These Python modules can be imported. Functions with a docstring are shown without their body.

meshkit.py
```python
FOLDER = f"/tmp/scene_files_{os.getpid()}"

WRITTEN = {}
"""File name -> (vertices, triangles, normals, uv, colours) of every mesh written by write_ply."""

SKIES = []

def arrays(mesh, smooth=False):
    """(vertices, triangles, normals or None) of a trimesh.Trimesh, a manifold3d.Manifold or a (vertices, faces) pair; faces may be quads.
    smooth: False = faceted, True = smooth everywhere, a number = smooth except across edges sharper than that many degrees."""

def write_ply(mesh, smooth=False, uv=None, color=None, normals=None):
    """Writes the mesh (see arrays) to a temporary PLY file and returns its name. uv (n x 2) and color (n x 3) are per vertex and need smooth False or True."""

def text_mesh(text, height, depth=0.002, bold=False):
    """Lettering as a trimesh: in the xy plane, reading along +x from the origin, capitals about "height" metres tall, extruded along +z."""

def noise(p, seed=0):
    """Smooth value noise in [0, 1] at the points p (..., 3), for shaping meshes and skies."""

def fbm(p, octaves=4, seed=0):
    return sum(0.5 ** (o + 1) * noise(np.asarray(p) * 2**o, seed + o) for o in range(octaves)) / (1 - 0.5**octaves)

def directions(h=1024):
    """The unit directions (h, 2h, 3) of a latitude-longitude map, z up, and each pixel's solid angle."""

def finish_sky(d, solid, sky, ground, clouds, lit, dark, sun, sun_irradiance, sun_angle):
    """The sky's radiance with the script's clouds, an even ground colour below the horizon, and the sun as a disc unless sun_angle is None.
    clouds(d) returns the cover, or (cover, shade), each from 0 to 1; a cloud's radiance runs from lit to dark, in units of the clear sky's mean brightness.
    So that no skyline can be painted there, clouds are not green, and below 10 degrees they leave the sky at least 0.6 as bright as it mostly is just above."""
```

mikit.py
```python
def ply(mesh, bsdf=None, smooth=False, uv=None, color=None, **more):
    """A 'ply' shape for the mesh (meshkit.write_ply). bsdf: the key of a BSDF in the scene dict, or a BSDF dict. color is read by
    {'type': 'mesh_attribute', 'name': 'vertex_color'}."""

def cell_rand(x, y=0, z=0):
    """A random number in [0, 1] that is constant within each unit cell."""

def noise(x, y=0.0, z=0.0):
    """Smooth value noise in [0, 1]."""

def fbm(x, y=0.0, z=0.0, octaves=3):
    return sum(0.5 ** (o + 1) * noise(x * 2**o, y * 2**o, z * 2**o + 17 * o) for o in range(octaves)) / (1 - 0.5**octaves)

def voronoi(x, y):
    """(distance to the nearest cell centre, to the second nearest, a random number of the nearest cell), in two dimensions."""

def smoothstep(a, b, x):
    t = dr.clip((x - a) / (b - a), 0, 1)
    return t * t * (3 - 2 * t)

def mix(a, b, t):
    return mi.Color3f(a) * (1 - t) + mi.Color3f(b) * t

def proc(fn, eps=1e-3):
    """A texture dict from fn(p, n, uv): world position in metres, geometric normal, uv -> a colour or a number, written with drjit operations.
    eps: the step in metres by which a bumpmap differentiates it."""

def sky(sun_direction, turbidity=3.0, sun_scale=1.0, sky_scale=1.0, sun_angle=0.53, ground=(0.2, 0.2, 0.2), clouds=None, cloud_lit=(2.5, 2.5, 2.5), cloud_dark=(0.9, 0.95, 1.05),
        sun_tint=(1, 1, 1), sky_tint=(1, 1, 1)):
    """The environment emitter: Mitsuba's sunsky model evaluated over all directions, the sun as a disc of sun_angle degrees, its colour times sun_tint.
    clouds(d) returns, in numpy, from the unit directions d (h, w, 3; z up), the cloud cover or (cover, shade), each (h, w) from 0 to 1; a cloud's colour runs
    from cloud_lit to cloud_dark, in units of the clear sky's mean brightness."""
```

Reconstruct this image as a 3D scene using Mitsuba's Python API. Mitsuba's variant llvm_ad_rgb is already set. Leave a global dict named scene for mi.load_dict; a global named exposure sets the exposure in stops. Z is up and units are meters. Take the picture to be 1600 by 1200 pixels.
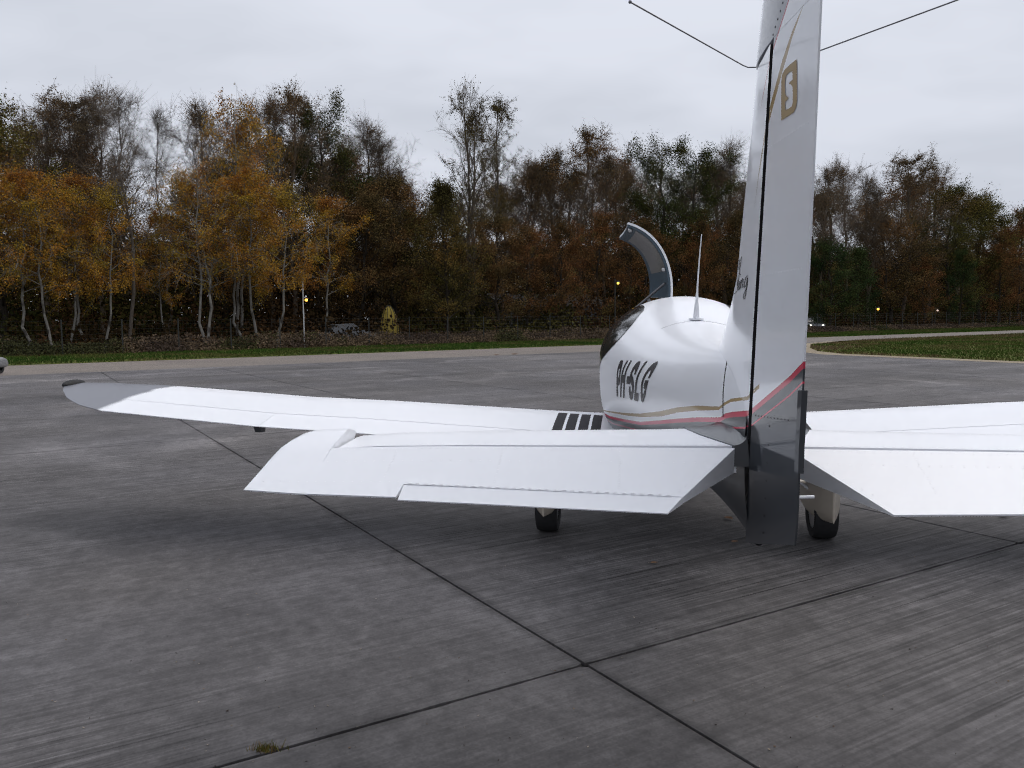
import math, random, numpy as np, trimesh, mitsuba as mi, drjit as dr, mikit, meshkit
from shapely.geometry import Polygon, LineString, Point, box as sbox
from shapely import affinity
from shapely.ops import unary_union

T = mi.ScalarTransform4f
scene, labels = {}, {}

# ------------------------------------------------------------------ camera, sky, exposure
CAM_H, FPX = 1.62, 1270.0
PITCH, ROLL = math.radians(4.5019), math.radians(0.6875)
fw = np.array([0, math.cos(PITCH), -math.sin(PITCH)])
up0 = np.array([0, math.sin(PITCH), math.cos(PITCH)])
cam_up = math.cos(ROLL) * up0 + math.sin(ROLL) * np.array([1.0, 0, 0])
scene['camera'] = dict(type='perspective', fov=2 * math.degrees(math.atan(800 / FPX)), fov_axis='x', near_clip=0.05, far_clip=5000.0,
                       to_world=T().look_at(origin=[0, 0, CAM_H], target=[0, float(fw[1]) * 10, CAM_H + float(fw[2]) * 10], up=cam_up.tolist()))


def overcast(d):
    q = d / np.maximum(d[..., 2:3] + 0.18, 0.18)
    a = meshkit.fbm(np.stack([q[..., 0] * 1.1 + 3, q[..., 1] * 1.7, q[..., 2] * 0], -1), 5, 4)
    b = meshkit.fbm(np.stack([q[..., 0] * 3.3 + 9, q[..., 1] * 4.5, q[..., 2] * 0], -1), 4, 8)
    s = np.clip((a * 0.75 + b * 0.25 - 0.36) / 0.34, 0, 1)
    return np.ones(d.shape[:2]), np.clip(1 - np.clip(d[..., 2], 0, 1) ** 1.7 + 0.42 * (s - 0.5), 0, 1)


scene['sky'] = mikit.sky((0.55, 0.15, 0.80), turbidity=3, sun_scale=0.13, sun_angle=60, sun_tint=(0.86, 0.95, 1.12), clouds=overcast, cloud_lit=(1.27, 1.31, 1.44), cloud_dark=(0.78, 0.825, 0.925), ground=(0.1, 0.1, 0.1))
exposure = 3.15

# ------------------------------------------------------------------ aircraft frame: X right, Y forward, Z up, origin under the rudder hinge
PSI = math.radians(8.5)
AF = np.array([math.sin(PSI), math.cos(PSI), 0]); AR = np.array([math.cos(PSI), -math.sin(PSI), 0]); AO = np.array([0.746, 2.42, 0])


def w(v):
    v = np.asarray(v, float)
    return AO + v[:, :1] * AR + v[:, 1:2] * AF + v[:, 2:3] * np.array([0, 0, 1.0])


def loc(p):
    dx, dy = p.x - float(AO[0]), p.y - float(AO[1])
    return dx * float(AR[0]) + dy * float(AR[1]), dx * float(AF[0]) + dy * float(AF[1]), p.z


def pw(x, pts):
    """piecewise linear curve through pts, for textures"""
    out = mi.Float(pts[0][1])
    for (x0, y0), (x1, y1) in zip(pts, pts[1:]):
        t = dr.clip((x - x0) / (x1 - x0), 0, 1)
        out = out + t * (y1 - y0)
    return out


def sst(a, b, x):
    return mikit.smoothstep(a, b, x)


# ------------------------------------------------------------------ materials
def princ(name, color, rough=0.5, metallic=0.0, spec=0.5, coat=0.0, **k):
    col = color if isinstance(color, dict) else {'type': 'rgb', 'value': list(color)}
    d = dict(type='principled', base_color=col, roughness=rough, metallic=metallic, specular=spec, **k)
    if coat: d.update(clearcoat=coat, clearcoat_gloss=0.97)
    scene[name] = {'type': 'twosided', 'bsdf': d}


WHITE = mi.Color3f(0.64, 0.655, 0.685); GRAPH = mi.Color3f(0.030, 0.034, 0.040); RED = mi.Color3f(0.42, 0.02, 0.05); GOLD = mi.Color3f(0.27, 0.19, 0.085)


def band(x, a, b, e=0.0007):
    return sst(a - e, a + e, x) * (1 - sst(b - e, b + e, x))


FUS_RED = [(0.0, 1.341), (0.25, 1.308), (0.358, 1.290), (0.433, 1.268), (0.8, 1.223), (1.1, 1.181), (1.473, 1.126), (1.97, 1.056), (2.53, 1.001), (3.19, 0.941), (3.8, 0.90), (6.6, 0.85)]
FUS_GOLD = [(0.0, 1.385), (0.3, 1.347), (0.40, 1.323), (0.462, 1.303), (0.613, 1.288), (0.8, 1.270), (1.1, 1.231), (1.456, 1.172), (1.92, 1.107), (2.444, 1.05), (3.309, 0.967), (3.8, 0.92), (6.6, 0.87)]
TAIL_RED = [(-0.7, 1.62), (-0.36, 1.468), (-0.03, 1.345), (0.25, 1.306), (0.36, 1.288)]
TAIL_GOLD = [(-0.7, 1.60), (-0.12, 1.43), (0.0, 1.385), (0.3, 1.345)]


def fus_paint(p, n, uv):
    x, y, z = loc(p)
    r, g = pw(y, FUS_RED), pw(y, FUS_GOLD)
    wd = pw(y, [(0, 0.010), (0.45, 0.012), (0.8, 0.020), (1.4, 0.026), (2.0, 0.018), (3.0, 0.010)])
    c = mikit.mix(GRAPH, WHITE, sst(-0.001, 0.001, z - r))
    c = mikit.mix(c, GOLD, band(z - g, -wd, 0 * wd))
    c = mikit.mix(c, RED, band(z - r, -0.018, 0.0))
    c = mikit.mix(c, RED, band(z - r, -0.056, -0.050))
    return c * (0.96 + 0.04 * mikit.fbm(x * 3, y * 3, z * 3))


def tail_paint(p, n, uv):
    x, y, z = loc(p)
    r, g = pw(y, TAIL_RED), pw(y, TAIL_GOLD)
    c = mikit.mix(GRAPH, WHITE, sst(-0.001, 0.001, z - r))
    c = mikit.mix(c, GOLD, band(z - g, -0.012, 0.0) * sst(-0.125, -0.12, y))
    c = mikit.mix(c, RED, band(z - r, -0.016, 0.0))
    c = mikit.mix(c, RED * 1.3, band(z - r, -0.050, -0.0455))
    # upper end: grey cap with a thin red edge and a gold swoosh under it
    t = pw(y, [(-0.52, 2.475), (-0.40, 2.385), (-0.28, 2.305), (-0.15, 2.22), (0.05, 2.04), (0.25, 1.80)])
    c = mikit.mix(c, RED * 0.75, band(z - t, -0.008, 0.0) * sst(2.18, 2.24, z))
    onfin = sst(-0.004, 0.004, y - (0.078 - 0.247 * (z - 0.92))) * (1 - sst(2.327, 2.331, z))
    c = mikit.mix(c, mi.Color3f(0.20, 0.21, 0.23), sst(-0.001, 0.001, z - t) * sst(2.2, 2.22, z) * (1 - onfin))
    u = pw(y, [(-0.50, 2.335), (-0.42, 2.30), (-0.35, 2.255), (-0.25, 2.165), (-0.12, 2.03), (0.0, 1.87), (0.15, 1.6)])
    uw = pw(y, [(-0.50, 0.0), (-0.36, 0.028), (-0.25, 0.030), (-0.15, 0.018), (-0.04, 0.0)])
    c = mikit.mix(c, GOLD, band(z - u, -uw, 0 * uw))
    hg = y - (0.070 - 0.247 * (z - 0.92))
    c = mikit.mix(c, mi.Color3f(.012, .012, .014), band(hg, -0.0125, 0.0175) * (1 - sst(2.322, 2.330, z)))  # shade of the hinge gap, painted dark on rudder nose and fin rear edge
    return c * (0.96 + 0.04 * mikit.fbm(x * 3, y * 3, z * 3))


def wing_paint(p, n, uv):
    x, y, z = loc(p)
    b = 4.40 - 0.10 * dr.maximum(y - 3.08, 0) ** 1.0
    c = mikit.mix(WHITE, mi.Color3f(0.13, 0.135, 0.155), sst(-0.03, 0.03, dr.abs(x) - b + .03 * (mikit.noise(y * 9, x * 9) - .5)))
    return c * (0.97 + 0.03 * mikit.fbm(x * 2, y * 5, z))


princ('white_paint', (0.64, 0.655, 0.685), 0.30, spec=0.5, coat=0.5)
princ('fuselage_paint', mikit.proc(fus_paint), 0.22, spec=0.5, coat=0.6)
princ('tail_paint', mikit.proc(tail_paint), 0.07, spec=0.5, coat=1.0)
princ('wing_paint', mikit.proc(wing_paint), 0.32, spec=0.5, coat=0.4)
princ('graphite_paint', (0.036, 0.040, 0.046), 0.22, spec=0.6, coat=0.8)
princ('dark_gap', (0.01, 0.01, 0.011), 0.7)
princ('grip_black', mikit.proc(lambda p, n, uv: mi.Color3f(0.018, 0.018, 0.022) * (0.7 + 0.6 * mikit.noise(p.x * 400, p.y * 400, p.z * 400))), 0.85)
princ('lettering_grey', (0.022, 0.023, 0.028), 0.35, coat=0.4)
princ('script_black', (0.02, 0.02, 0.024), 0.4)
princ('emblem_gold', (0.27, 0.19, 0.085), 0.4)
princ('dark_glass', (0.012, 0.014, 0.016), 0.06, spec=0.8, coat=1.0)
princ('door_frame', (0.035, 0.06, 0.082), 0.45)
princ('door_pane', (0.11, 0.11, 0.11), 0.25)
princ('rubber', mikit.proc(lambda p, n, uv: mi.Color3f(0.012, 0.012, 0.013) * (0.8 + 0.5 * mikit.noise(p.x * 60, p.y * 60, p.z * 60))), 0.8)
princ('alloy', (0.45, 0.45, 0.46), 0.35, metallic=0.9)
princ('rod_metal', (0.16, 0.16, 0.17), 0.4, metallic=0.4)
princ('spat_paint', (0.36, 0.32, 0.265), 0.4, coat=0.3)
princ('rivet_white', (0.70, 0.71, 0.73), 0.35)
princ('rivet_dark', (0.02, 0.02, 0.022), 0.5)
princ('seam_grey', (0.25, 0.255, 0.27), 0.5)
princ('seat_fabric', (0.10, 0.09, 0.08), 0.8)


for nm in ('white_paint', 'wing_paint'):
    scene[nm] = {'type': 'twosided', 'bsdf': {'type': 'bumpmap', 'scale': 1.0, 'arbitrary': mikit.proc(lambda p, n, uv: .0030 * mikit.fbm(p.x * 5, p.y * 5, p.z * 5, 2), 5e-3), 'bsdf': scene[nm]['bsdf']}}


# ------------------------------------------------------------------ mesh helpers
def loft(secs, caps=True, closed=True):
    secs = [np.asarray(s, float) for s in secs]
    n = len(secs[0]); V = np.vstack(secs); F = []
    m = n if closed else n - 1
    for i in range(len(secs) - 1):
        a = i * n + np.arange(m); b = i * n + (np.arange(m) + 1) % n
        F.append(np.stack([a, b, b + n], 1)); F.append(np.stack([a, b + n, a + n], 1))
    F = list(np.vstack(F))
    if caps and closed:
        for i, flip in ((0, True), (len(secs) - 1, False)):
            c = len(V); V = np.vstack([V, secs[i].mean(0)])
            for k in range(n):
                q = [c, i * n + k, i * n + (k + 1) % n]
                F.append(q[::-1] if flip else q)
    return V, np.array(F)


def join(*ms):
    V, F, o = [], [], 0
    for v, f in ms:
        v, f = np.asarray(v, float), np.asarray(f, int)
        V.append(v); F.append(f + o); o += len(v)
    return np.vstack(V), np.vstack(F)


def tm(m):
    return np.array(m.vertices), np.array(m.faces)


def fix(m):
    t = trimesh.Trimesh(m[0], m[1], process=True); t.fix_normals(); return t


def bar(p, q, r0, r1=None, sides=8):
    p, q = np.asarray(p, float), np.asarray(q, float); r1 = r0 if r1 is None else r1
    d = q - p; d /= np.linalg.norm(d)
    a = np.cross(d, [0, 0, 1.0] if abs(d[2]) < 0.9 else [1.0, 0, 0]); a /= np.linalg.norm(a); b = np.cross(d, a)
    t = np.arange(sides) * 2 * np.pi / sides
    ring = np.cos(t)[:, None] * a + np.sin(t)[:, None] * b
    return loft([p + ring * r0, q + ring * r1])


def tube(pts, r, sides=8):
    pts = np.asarray(pts, float); r = np.broadcast_to(r, (len(pts),))
    tan = np.gradient(pts, axis=0); secs = []
    for p, d, rr in zip(pts, tan, r):
        d = d / np.linalg.norm(d); a = np.cross(d, [0.13, 0.2, 1.0] if abs(d[2]) < 0.9 else [1.0, 0.1, 0]); a /= np.linalg.norm(a); b = np.cross(d, a)
        t = np.arange(sides) * 2 * np.pi / sides
        secs.append(p + (np.cos(t)[:, None] * a + np.sin(t)[:, None] * b) * rr)
    return loft(secs)


def box(c, s):
    m = trimesh.creation.box(s); m.apply_translation(c); return tm(m)


def add(key, mesh, bsdf, smooth=35, local=True, **more):
    v, f = (tm(mesh) if hasattr(mesh, 'vertices') else mesh)
    if local: v = w(v)
    t = trimesh.Trimesh(v, f, process=False)
    scene[key] = mikit.ply(t, bsdf, smooth=smooth, **more)


def mirror(m):
    v, f = (tm(m) if hasattr(m, 'vertices') else m)
    v = np.array(v, float); v[:, 0] *= -1
    return v, np.asarray(f)[:, ::-1]


# ------------------------------------------------------------------ the aircraft
PLANE = 'light_aircraft'
labels[PLANE] = {'label': 'white and graphite low-wing light aircraft seen from behind its tail, left gullwing door raised', 'category': 'aircraft'}

# --- fuselage: Y, half width, bottom, top, height of the widest point, exponent above, exponent below
FS = [(0.02, .040, .925, 1.400, 1.20, 2.2, 2.2), (0.35, .062, .915, 1.470, 1.22, 2.1, 2.2), (0.65, .100, .905, 1.488, 1.24, 2.0, 2.3), (1.1, .185, .890, 1.503, 1.25, 1.9, 2.4),
      (1.7, .310, .860, 1.528, 1.26, 1.85, 2.6), (2.3, .430, .820, 1.575, 1.27, 1.9, 2.8), (2.8, .520, .770, 1.64, 1.28, 1.95, 3.0), (3.2, .585, .710, 1.71, 1.285, 2.0, 3.2), (3.6, .628, .660, 1.765, 1.29, 2.0, 3.4),
      (4.1, .648, .620, 1.795, 1.28, 2.05, 3.6), (4.6, .645, .600, 1.790, 1.26, 2.1, 3.6), (5.1, .620, .600, 1.700, 1.22, 2.1, 3.4), (5.5, .580, .610, 1.500, 1.15, 2.2, 3.2), (5.75, .55, .62, 1.34, 1.05, 2.4, 3.0)]
FSA = np.array(FS)
from scipy.interpolate import PchipInterpolator
from scipy.ndimage import gaussian_filter1d
_y = np.linspace(0.02, 5.75, 230); FSI = PchipInterpolator(_y, gaussian_filter1d(PchipInterpolator(FSA[:, 0], FSA[:, 1:])(_y), 9, axis=0, mode='nearest'))


def fsec(y, th):
    """point of the fuselage skin: th = 0 at the top, growing to the left"""
    hw, zb, zt, zc, nu, nl = FSI(y)
    s, c = np.sin(th), np.cos(th)
    n = np.where(c > 0, nu, nl)
    return np.stack([-hw * np.sign(s) * np.abs(s) ** (2 / n), np.full_like(th, y), zc + np.where(c > 0, zt - zc, zc - zb) * np.sign(c) * np.abs(c) ** (2 / n)], -1)


def fx(y, z, side=-1):
    """x of the skin at (y, z)"""
    hw, zb, zt, zc, nu, nl = np.moveaxis(FSI(np.asarray(y, float)), -1, 0)
    up = np.asarray(z) > zc
    q = np.where(up, (z - zc) / (zt - zc), (zc - z) / (zc - zb)); n = np.where(up, nu, nl)
    return side * hw * np.clip(1 - np.clip(q, 0, 1) ** n, 0, 1) ** (1 / n)


DOOR_Y, DOOR_T = (4.30, 5.20), (0.13, 1.50)
ys = np.unique(np.concatenate([np.linspace(0.02, 5.75, 70), DOOR_Y])); ths = np.unique(np.concatenate([np.linspace(0, 2 * np.pi, 73)[:-1], DOOR_T]))
grid = np.array([fsec(y, ths) for y in ys]); n = len(ths); F = []
for i in range(len(ys) - 1):
    for k in range(n):
        ym, tmid = (ys[i] + ys[i + 1]) / 2, (ths[k] + (ths[(k + 1) % n] if k < n - 1 else 2 * np.pi)) / 2
        if DOOR_Y[0] < ym < DOOR_Y[1] and DOOR_T[0] < tmid < DOOR_T[1]: continue
        a, b = i * n + k, i * n + (k + 1) % n
        F += [[a, b, b + n], [a, b + n, a + n]]
FUSE = (grid.reshape(-1, 3), np.array(F)[:, ::-1])
add(PLANE + '__fuselage', FUSE, 'fuselage_paint', smooth=50)


def skin_patch(poly, dy=0.06, eps=0.003, side=-1, thick=0.0):
    """a (y, z) outline laid on the fuselage side"""
    v, f = trimesh.creation.triangulate_polygon(poly, engine='earcut')
    v, f = trimesh.remesh.subdivide_to_size(np.c_[v, np.zeros(len(v))], f, dy)
    v = v[:, :2]

    def at(y, z): return np.stack([fx(y, z, side), y, z], -1)
    p, h = at(v[:, 0], v[:, 1]), 1e-3
    nrm = np.cross(at(v[:, 0] + h, v[:, 1]) - p, at(v[:, 0], v[:, 1] + h) - p)
    nrm /= np.linalg.norm(nrm, axis=1, keepdims=True) + 1e-12
    nrm *= np.where(nrm[:, :1] * side < 0, -1, 1)
    return p + nrm * eps, f


def smooth_poly(pts, it=3):
    p = np.asarray(pts, float)
    for _ in range(it):
        q = np.roll(p, -1, 0); p = np.stack([p * .75 + q * .25, p * .25 + q * .75], 1).reshape(-1, 2)
    return Polygon(p)


for key, pts, r_ in (('canopy_seam', [fsec(2.50 - .10 * abs(t) ** 2, np.array([t]))[0] for t in np.linspace(-.5, .5, 41)], .0015), ('tail_seam', [[float(fx(y, z)) - .001, y, z] for y, z in [(.64, 1.475), (.55, 1.455), (.50, 1.43), (.455, 1.39), (.425, 1.35), (.40, 1.31), (.385, 1.275)]], .0026)):
    add(PLANE + '__fuselage__' + key, tube(np.array(pts), r_, 5), 'rivet_dark' if key == 'tail_seam' else 'seam_grey', smooth=True)
# fin and rudder --------------------------------------------------
def yh(z): return 0.070 - 0.247 * (z - 0.92)


RUD = math.radians(4.5)


def rud_c(z): return np.interp(z, [0.92, 1.03, 1.29, 1.48, 1.86, 2.28, 2.7], [0.43, 0.43, 0.395, 0.385, 0.36, 0.325, 0.29])


def rudpt(s, t, z):
    """rudder: s aft of the hinge, t to the right"""
    return np.stack([s * math.sin(RUD) + t * math.cos(RUD), yh(z) - s * math.cos(RUD) + t * math.sin(RUD), z + 0 * s], -1)


def fin_le(z): return np.interp(z, [1.30, 1.48, 1.58, 1.66, 1.76, 1.93, 2.08, 2.24, 2.34], [1.35, 1.10, .84, .66, .47, .352, .238, .118, .045])


def fin_sec(z, k=14):
    y1, y0 = fin_le(z), yh(z) + 0.016
    hw = np.interp(z, [1.2, 1.6, 2.3], [.042, .040, .030])
    u = np.linspace(0, 1, k) ** 1.6
    prof = hw * np.clip((u / 0.45) * (2 - u / 0.45), 0, 1) ** 0.5 * np.where(u < .45, 1, 1 - .12 * (u - .45))
    prof[u >= .45] = hw * (1 - .12 * (u[u >= .45] - .45))
    y = y1 + (y0 - y1) * u
    left = np.stack([-prof, y, np.full(k, z)], -1); right = np.stack([prof, y, np.full(k, z)], -1)[::-1]
    return np.vstack([left, right[:-1]])


FIN_Z = np.concatenate([np.linspace(1.25, 1.8, 12), np.linspace(1.85, 2.325, 8)])
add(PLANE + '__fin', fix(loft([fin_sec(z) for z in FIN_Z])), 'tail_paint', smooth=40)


def rud_sec(z, front=0.0, k=8):
    c = rud_c(z); hw = float(np.interp(z, [1.0, 1.6, 2.3, 2.66], [.036, .034, .026, .018]))
    s = np.linspace(0.012, c, k); half = hw + (0.0025 - hw) * ((s - .012) / (c - .012))
    if front > 0:
        sf = -front * np.array([1, .97, .85, .6, .3]); hf = hw * np.array([.02, .25, .6, .9, 1.0])
    else:
        a = np.array([1, .8, .6, .4, .2]) * np.pi / 2
        sf = 0.012 - 0.018 * np.sin(a); hf = hw * np.cos(a) ** .7 + 1e-4
    ss, hh = np.concatenate([sf, s]), np.concatenate([hf, half])
    return np.vstack([rudpt(ss, -hh, np.full(len(ss), z)), rudpt(ss[::-1], hh[::-1], np.full(len(ss), z))])


def low(z, sec):  # rounded lower edge rising towards the trailing edge
    s = (yh(z) - sec[:, 1]); q = sec.copy(); q[:, 2] += np.interp(s, [-.02, .02, .42], [.03, .0, .11]) * max(0, 1 - (z - .92) / .3); return q


def r_hw(z): return float(np.interp(z, [1.0, 1.6, 2.3, 2.66], [.036, .034, .026, .018]))


rz = [0.92, 0.95, 1.0, 1.1, 1.25, 1.4, 1.6, 1.8, 2.0, 2.15, 2.28, 2.331]
RUDDER = join(loft([low(z, rud_sec(z)) for z in rz]), loft([rud_sec(z, float(np.interp(z, [2.332, 2.66], [.275, .16]))) for z in (2.332, 2.36, 2.45, 2.58, 2.64, 2.66)]))
R = PLANE + '__rudder'
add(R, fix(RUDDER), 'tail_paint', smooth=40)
# anti-servo edge strip at the lower trailing edge
zz = np.linspace(1.23, 1.44, 8)
strip = loft([np.array([rudpt(np.array([rud_c(z) - .006]), np.array([-.011]), z)[0], rudpt(np.array([rud_c(z) + .014]), np.array([-.007]), z)[0], rudpt(np.array([rud_c(z) + .014]), np.array([.007]), z)[0], rudpt(np.array([rud_c(z) - .006]), np.array([.011]), z)[0]]) for z in zz])
add(R + '__trim_strip', fix(strip), 'tail_paint')
labels[R + '__trim_strip'] = {'label': 'thick graphite strip on the lower trailing edge of the rudder'}


def side_s(zs, frac, eps=0.0015):
    """points on the left face of the rudder: distance aft s and height z -> xyz"""
    s = np.asarray(frac, float); z = np.asarray(zs, float)
    c = rud_c(z); hw = np.interp(z, [1.0, 1.6, 2.3, 2.66], [.036, .034, .026, .018])
    half = hw + (0.0025 - hw) * np.clip((s - .012) / (c - .012), 0, 1)
    return rudpt(s, -half - eps, z)


def flat_patch(poly, fn, size=0.03):
    ms = []
    for g in getattr(poly, 'geoms', [poly]):
        v, f = trimesh.creation.triangulate_polygon(g, engine='earcut')
        v, f = trimesh.remesh.subdivide_to_size(np.c_[v, np.zeros(len(v))], f, size)
        ms.append((fn(v[:, 0], v[:, 1]), f))
    return join(*ms)


gap_shade = loft([np.array([[-.027, yh(z) + .024, z], [-.027, yh(z) - .004, z], [.027, yh(z) - .004, z], [.027, yh(z) + .024, z]]) for z in (.985, 1.6)] + [np.array([[-.020, yh(z) + .024, z], [-.020, yh(z) - .004, z], [.020, yh(z) - .004, z], [.020, yh(z) + .024, z]]) for z in (2.0, 2.31)])
add(PLANE + '__hinge_gap_shade', fix(gap_shade), 'dark_gap', smooth=False)  # added dark strip that gives the gap between fin and rudder its shade
# tailplane -------------------------------------------------------
ED = math.radians(14.5)


def zc_h(x): return np.interp(np.abs(x), [0, 1.0, 1.36], [1.190, 1.186, 1.176])


def stab_sec(x):
    a = abs(x); le = float(np.interp(a, [0, .1, .3, 1.2, 1.345], [.62, .52, .47, .40, .39])); h = float(np.interp(a, [0, 1.2, 1.345], [.053, .048, .040])); z = zc_h(x)
    u = np.linspace(0, 1, 12) ** 1.5
    half = h * np.where(u < .5, (np.clip((u / .5) * (2 - u / .5), 0, 1)) ** .5, 1 - .42 * (u - .5))
    y = le + (0.012 - le) * u
    return np.vstack([np.stack([np.full(12, x), y, z + half], -1), np.stack([np.full(12, x), y, z - half], -1)[::-1][:-1]])


for side, nm in ((-1, ''), (1, '_001')):
    add(PLANE + '__tailplane' + nm, fix(loft([stab_sec(side * x) for x in (0.07, .1, .15, .2, .3, .6, .9, 1.2, 1.335)])), 'white_paint', smooth=40)


def el_pt(x, s, t):
    return np.stack([np.zeros_like(s) + x, -s * math.cos(ED) - t * math.sin(ED), zc_h(x) - s * math.sin(ED) + t * math.cos(ED)], -1)


def el_c(a): return float(np.interp(a, [0, .27, 1.0, 1.45, 1.56], [.335, .335, .285, .245, .232]))


def el_half(s, c): return 0.039 * (1 - np.clip(s / c, 0, 1)) + 0.0022


def el_sec(x, s0, s1, k=9, side=1, h0=1.0, rnd=False):
    """wedge section from s0 (front) to s1 (rear)"""
    c = el_c(abs(x))
    s = np.linspace(s0, s1, k); h = el_half(s, c) * h0
    if rnd: h = h * np.clip(np.sqrt(np.clip((s - s0) / .09, 0, 1) * (2 - np.clip((s - s0) / .09, 0, 1))), .25, 1)
    nose = np.array([[s0 - .5 * h[0] * math.cos(q), h[0] * math.sin(q)] for q in (-1.1, -.6, 0, .6, 1.1)]) if s0 <= 0.001 and h0 == 1.0 else np.array([[s0, h[0] * q] for q in (-.8, -.4, 0, .4, .8)])
    return np.vstack([el_pt(x, s, h), el_pt(x, s[::-1], -h[::-1]), el_pt(x, nose[:, 0], nose[:, 1])])


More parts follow.
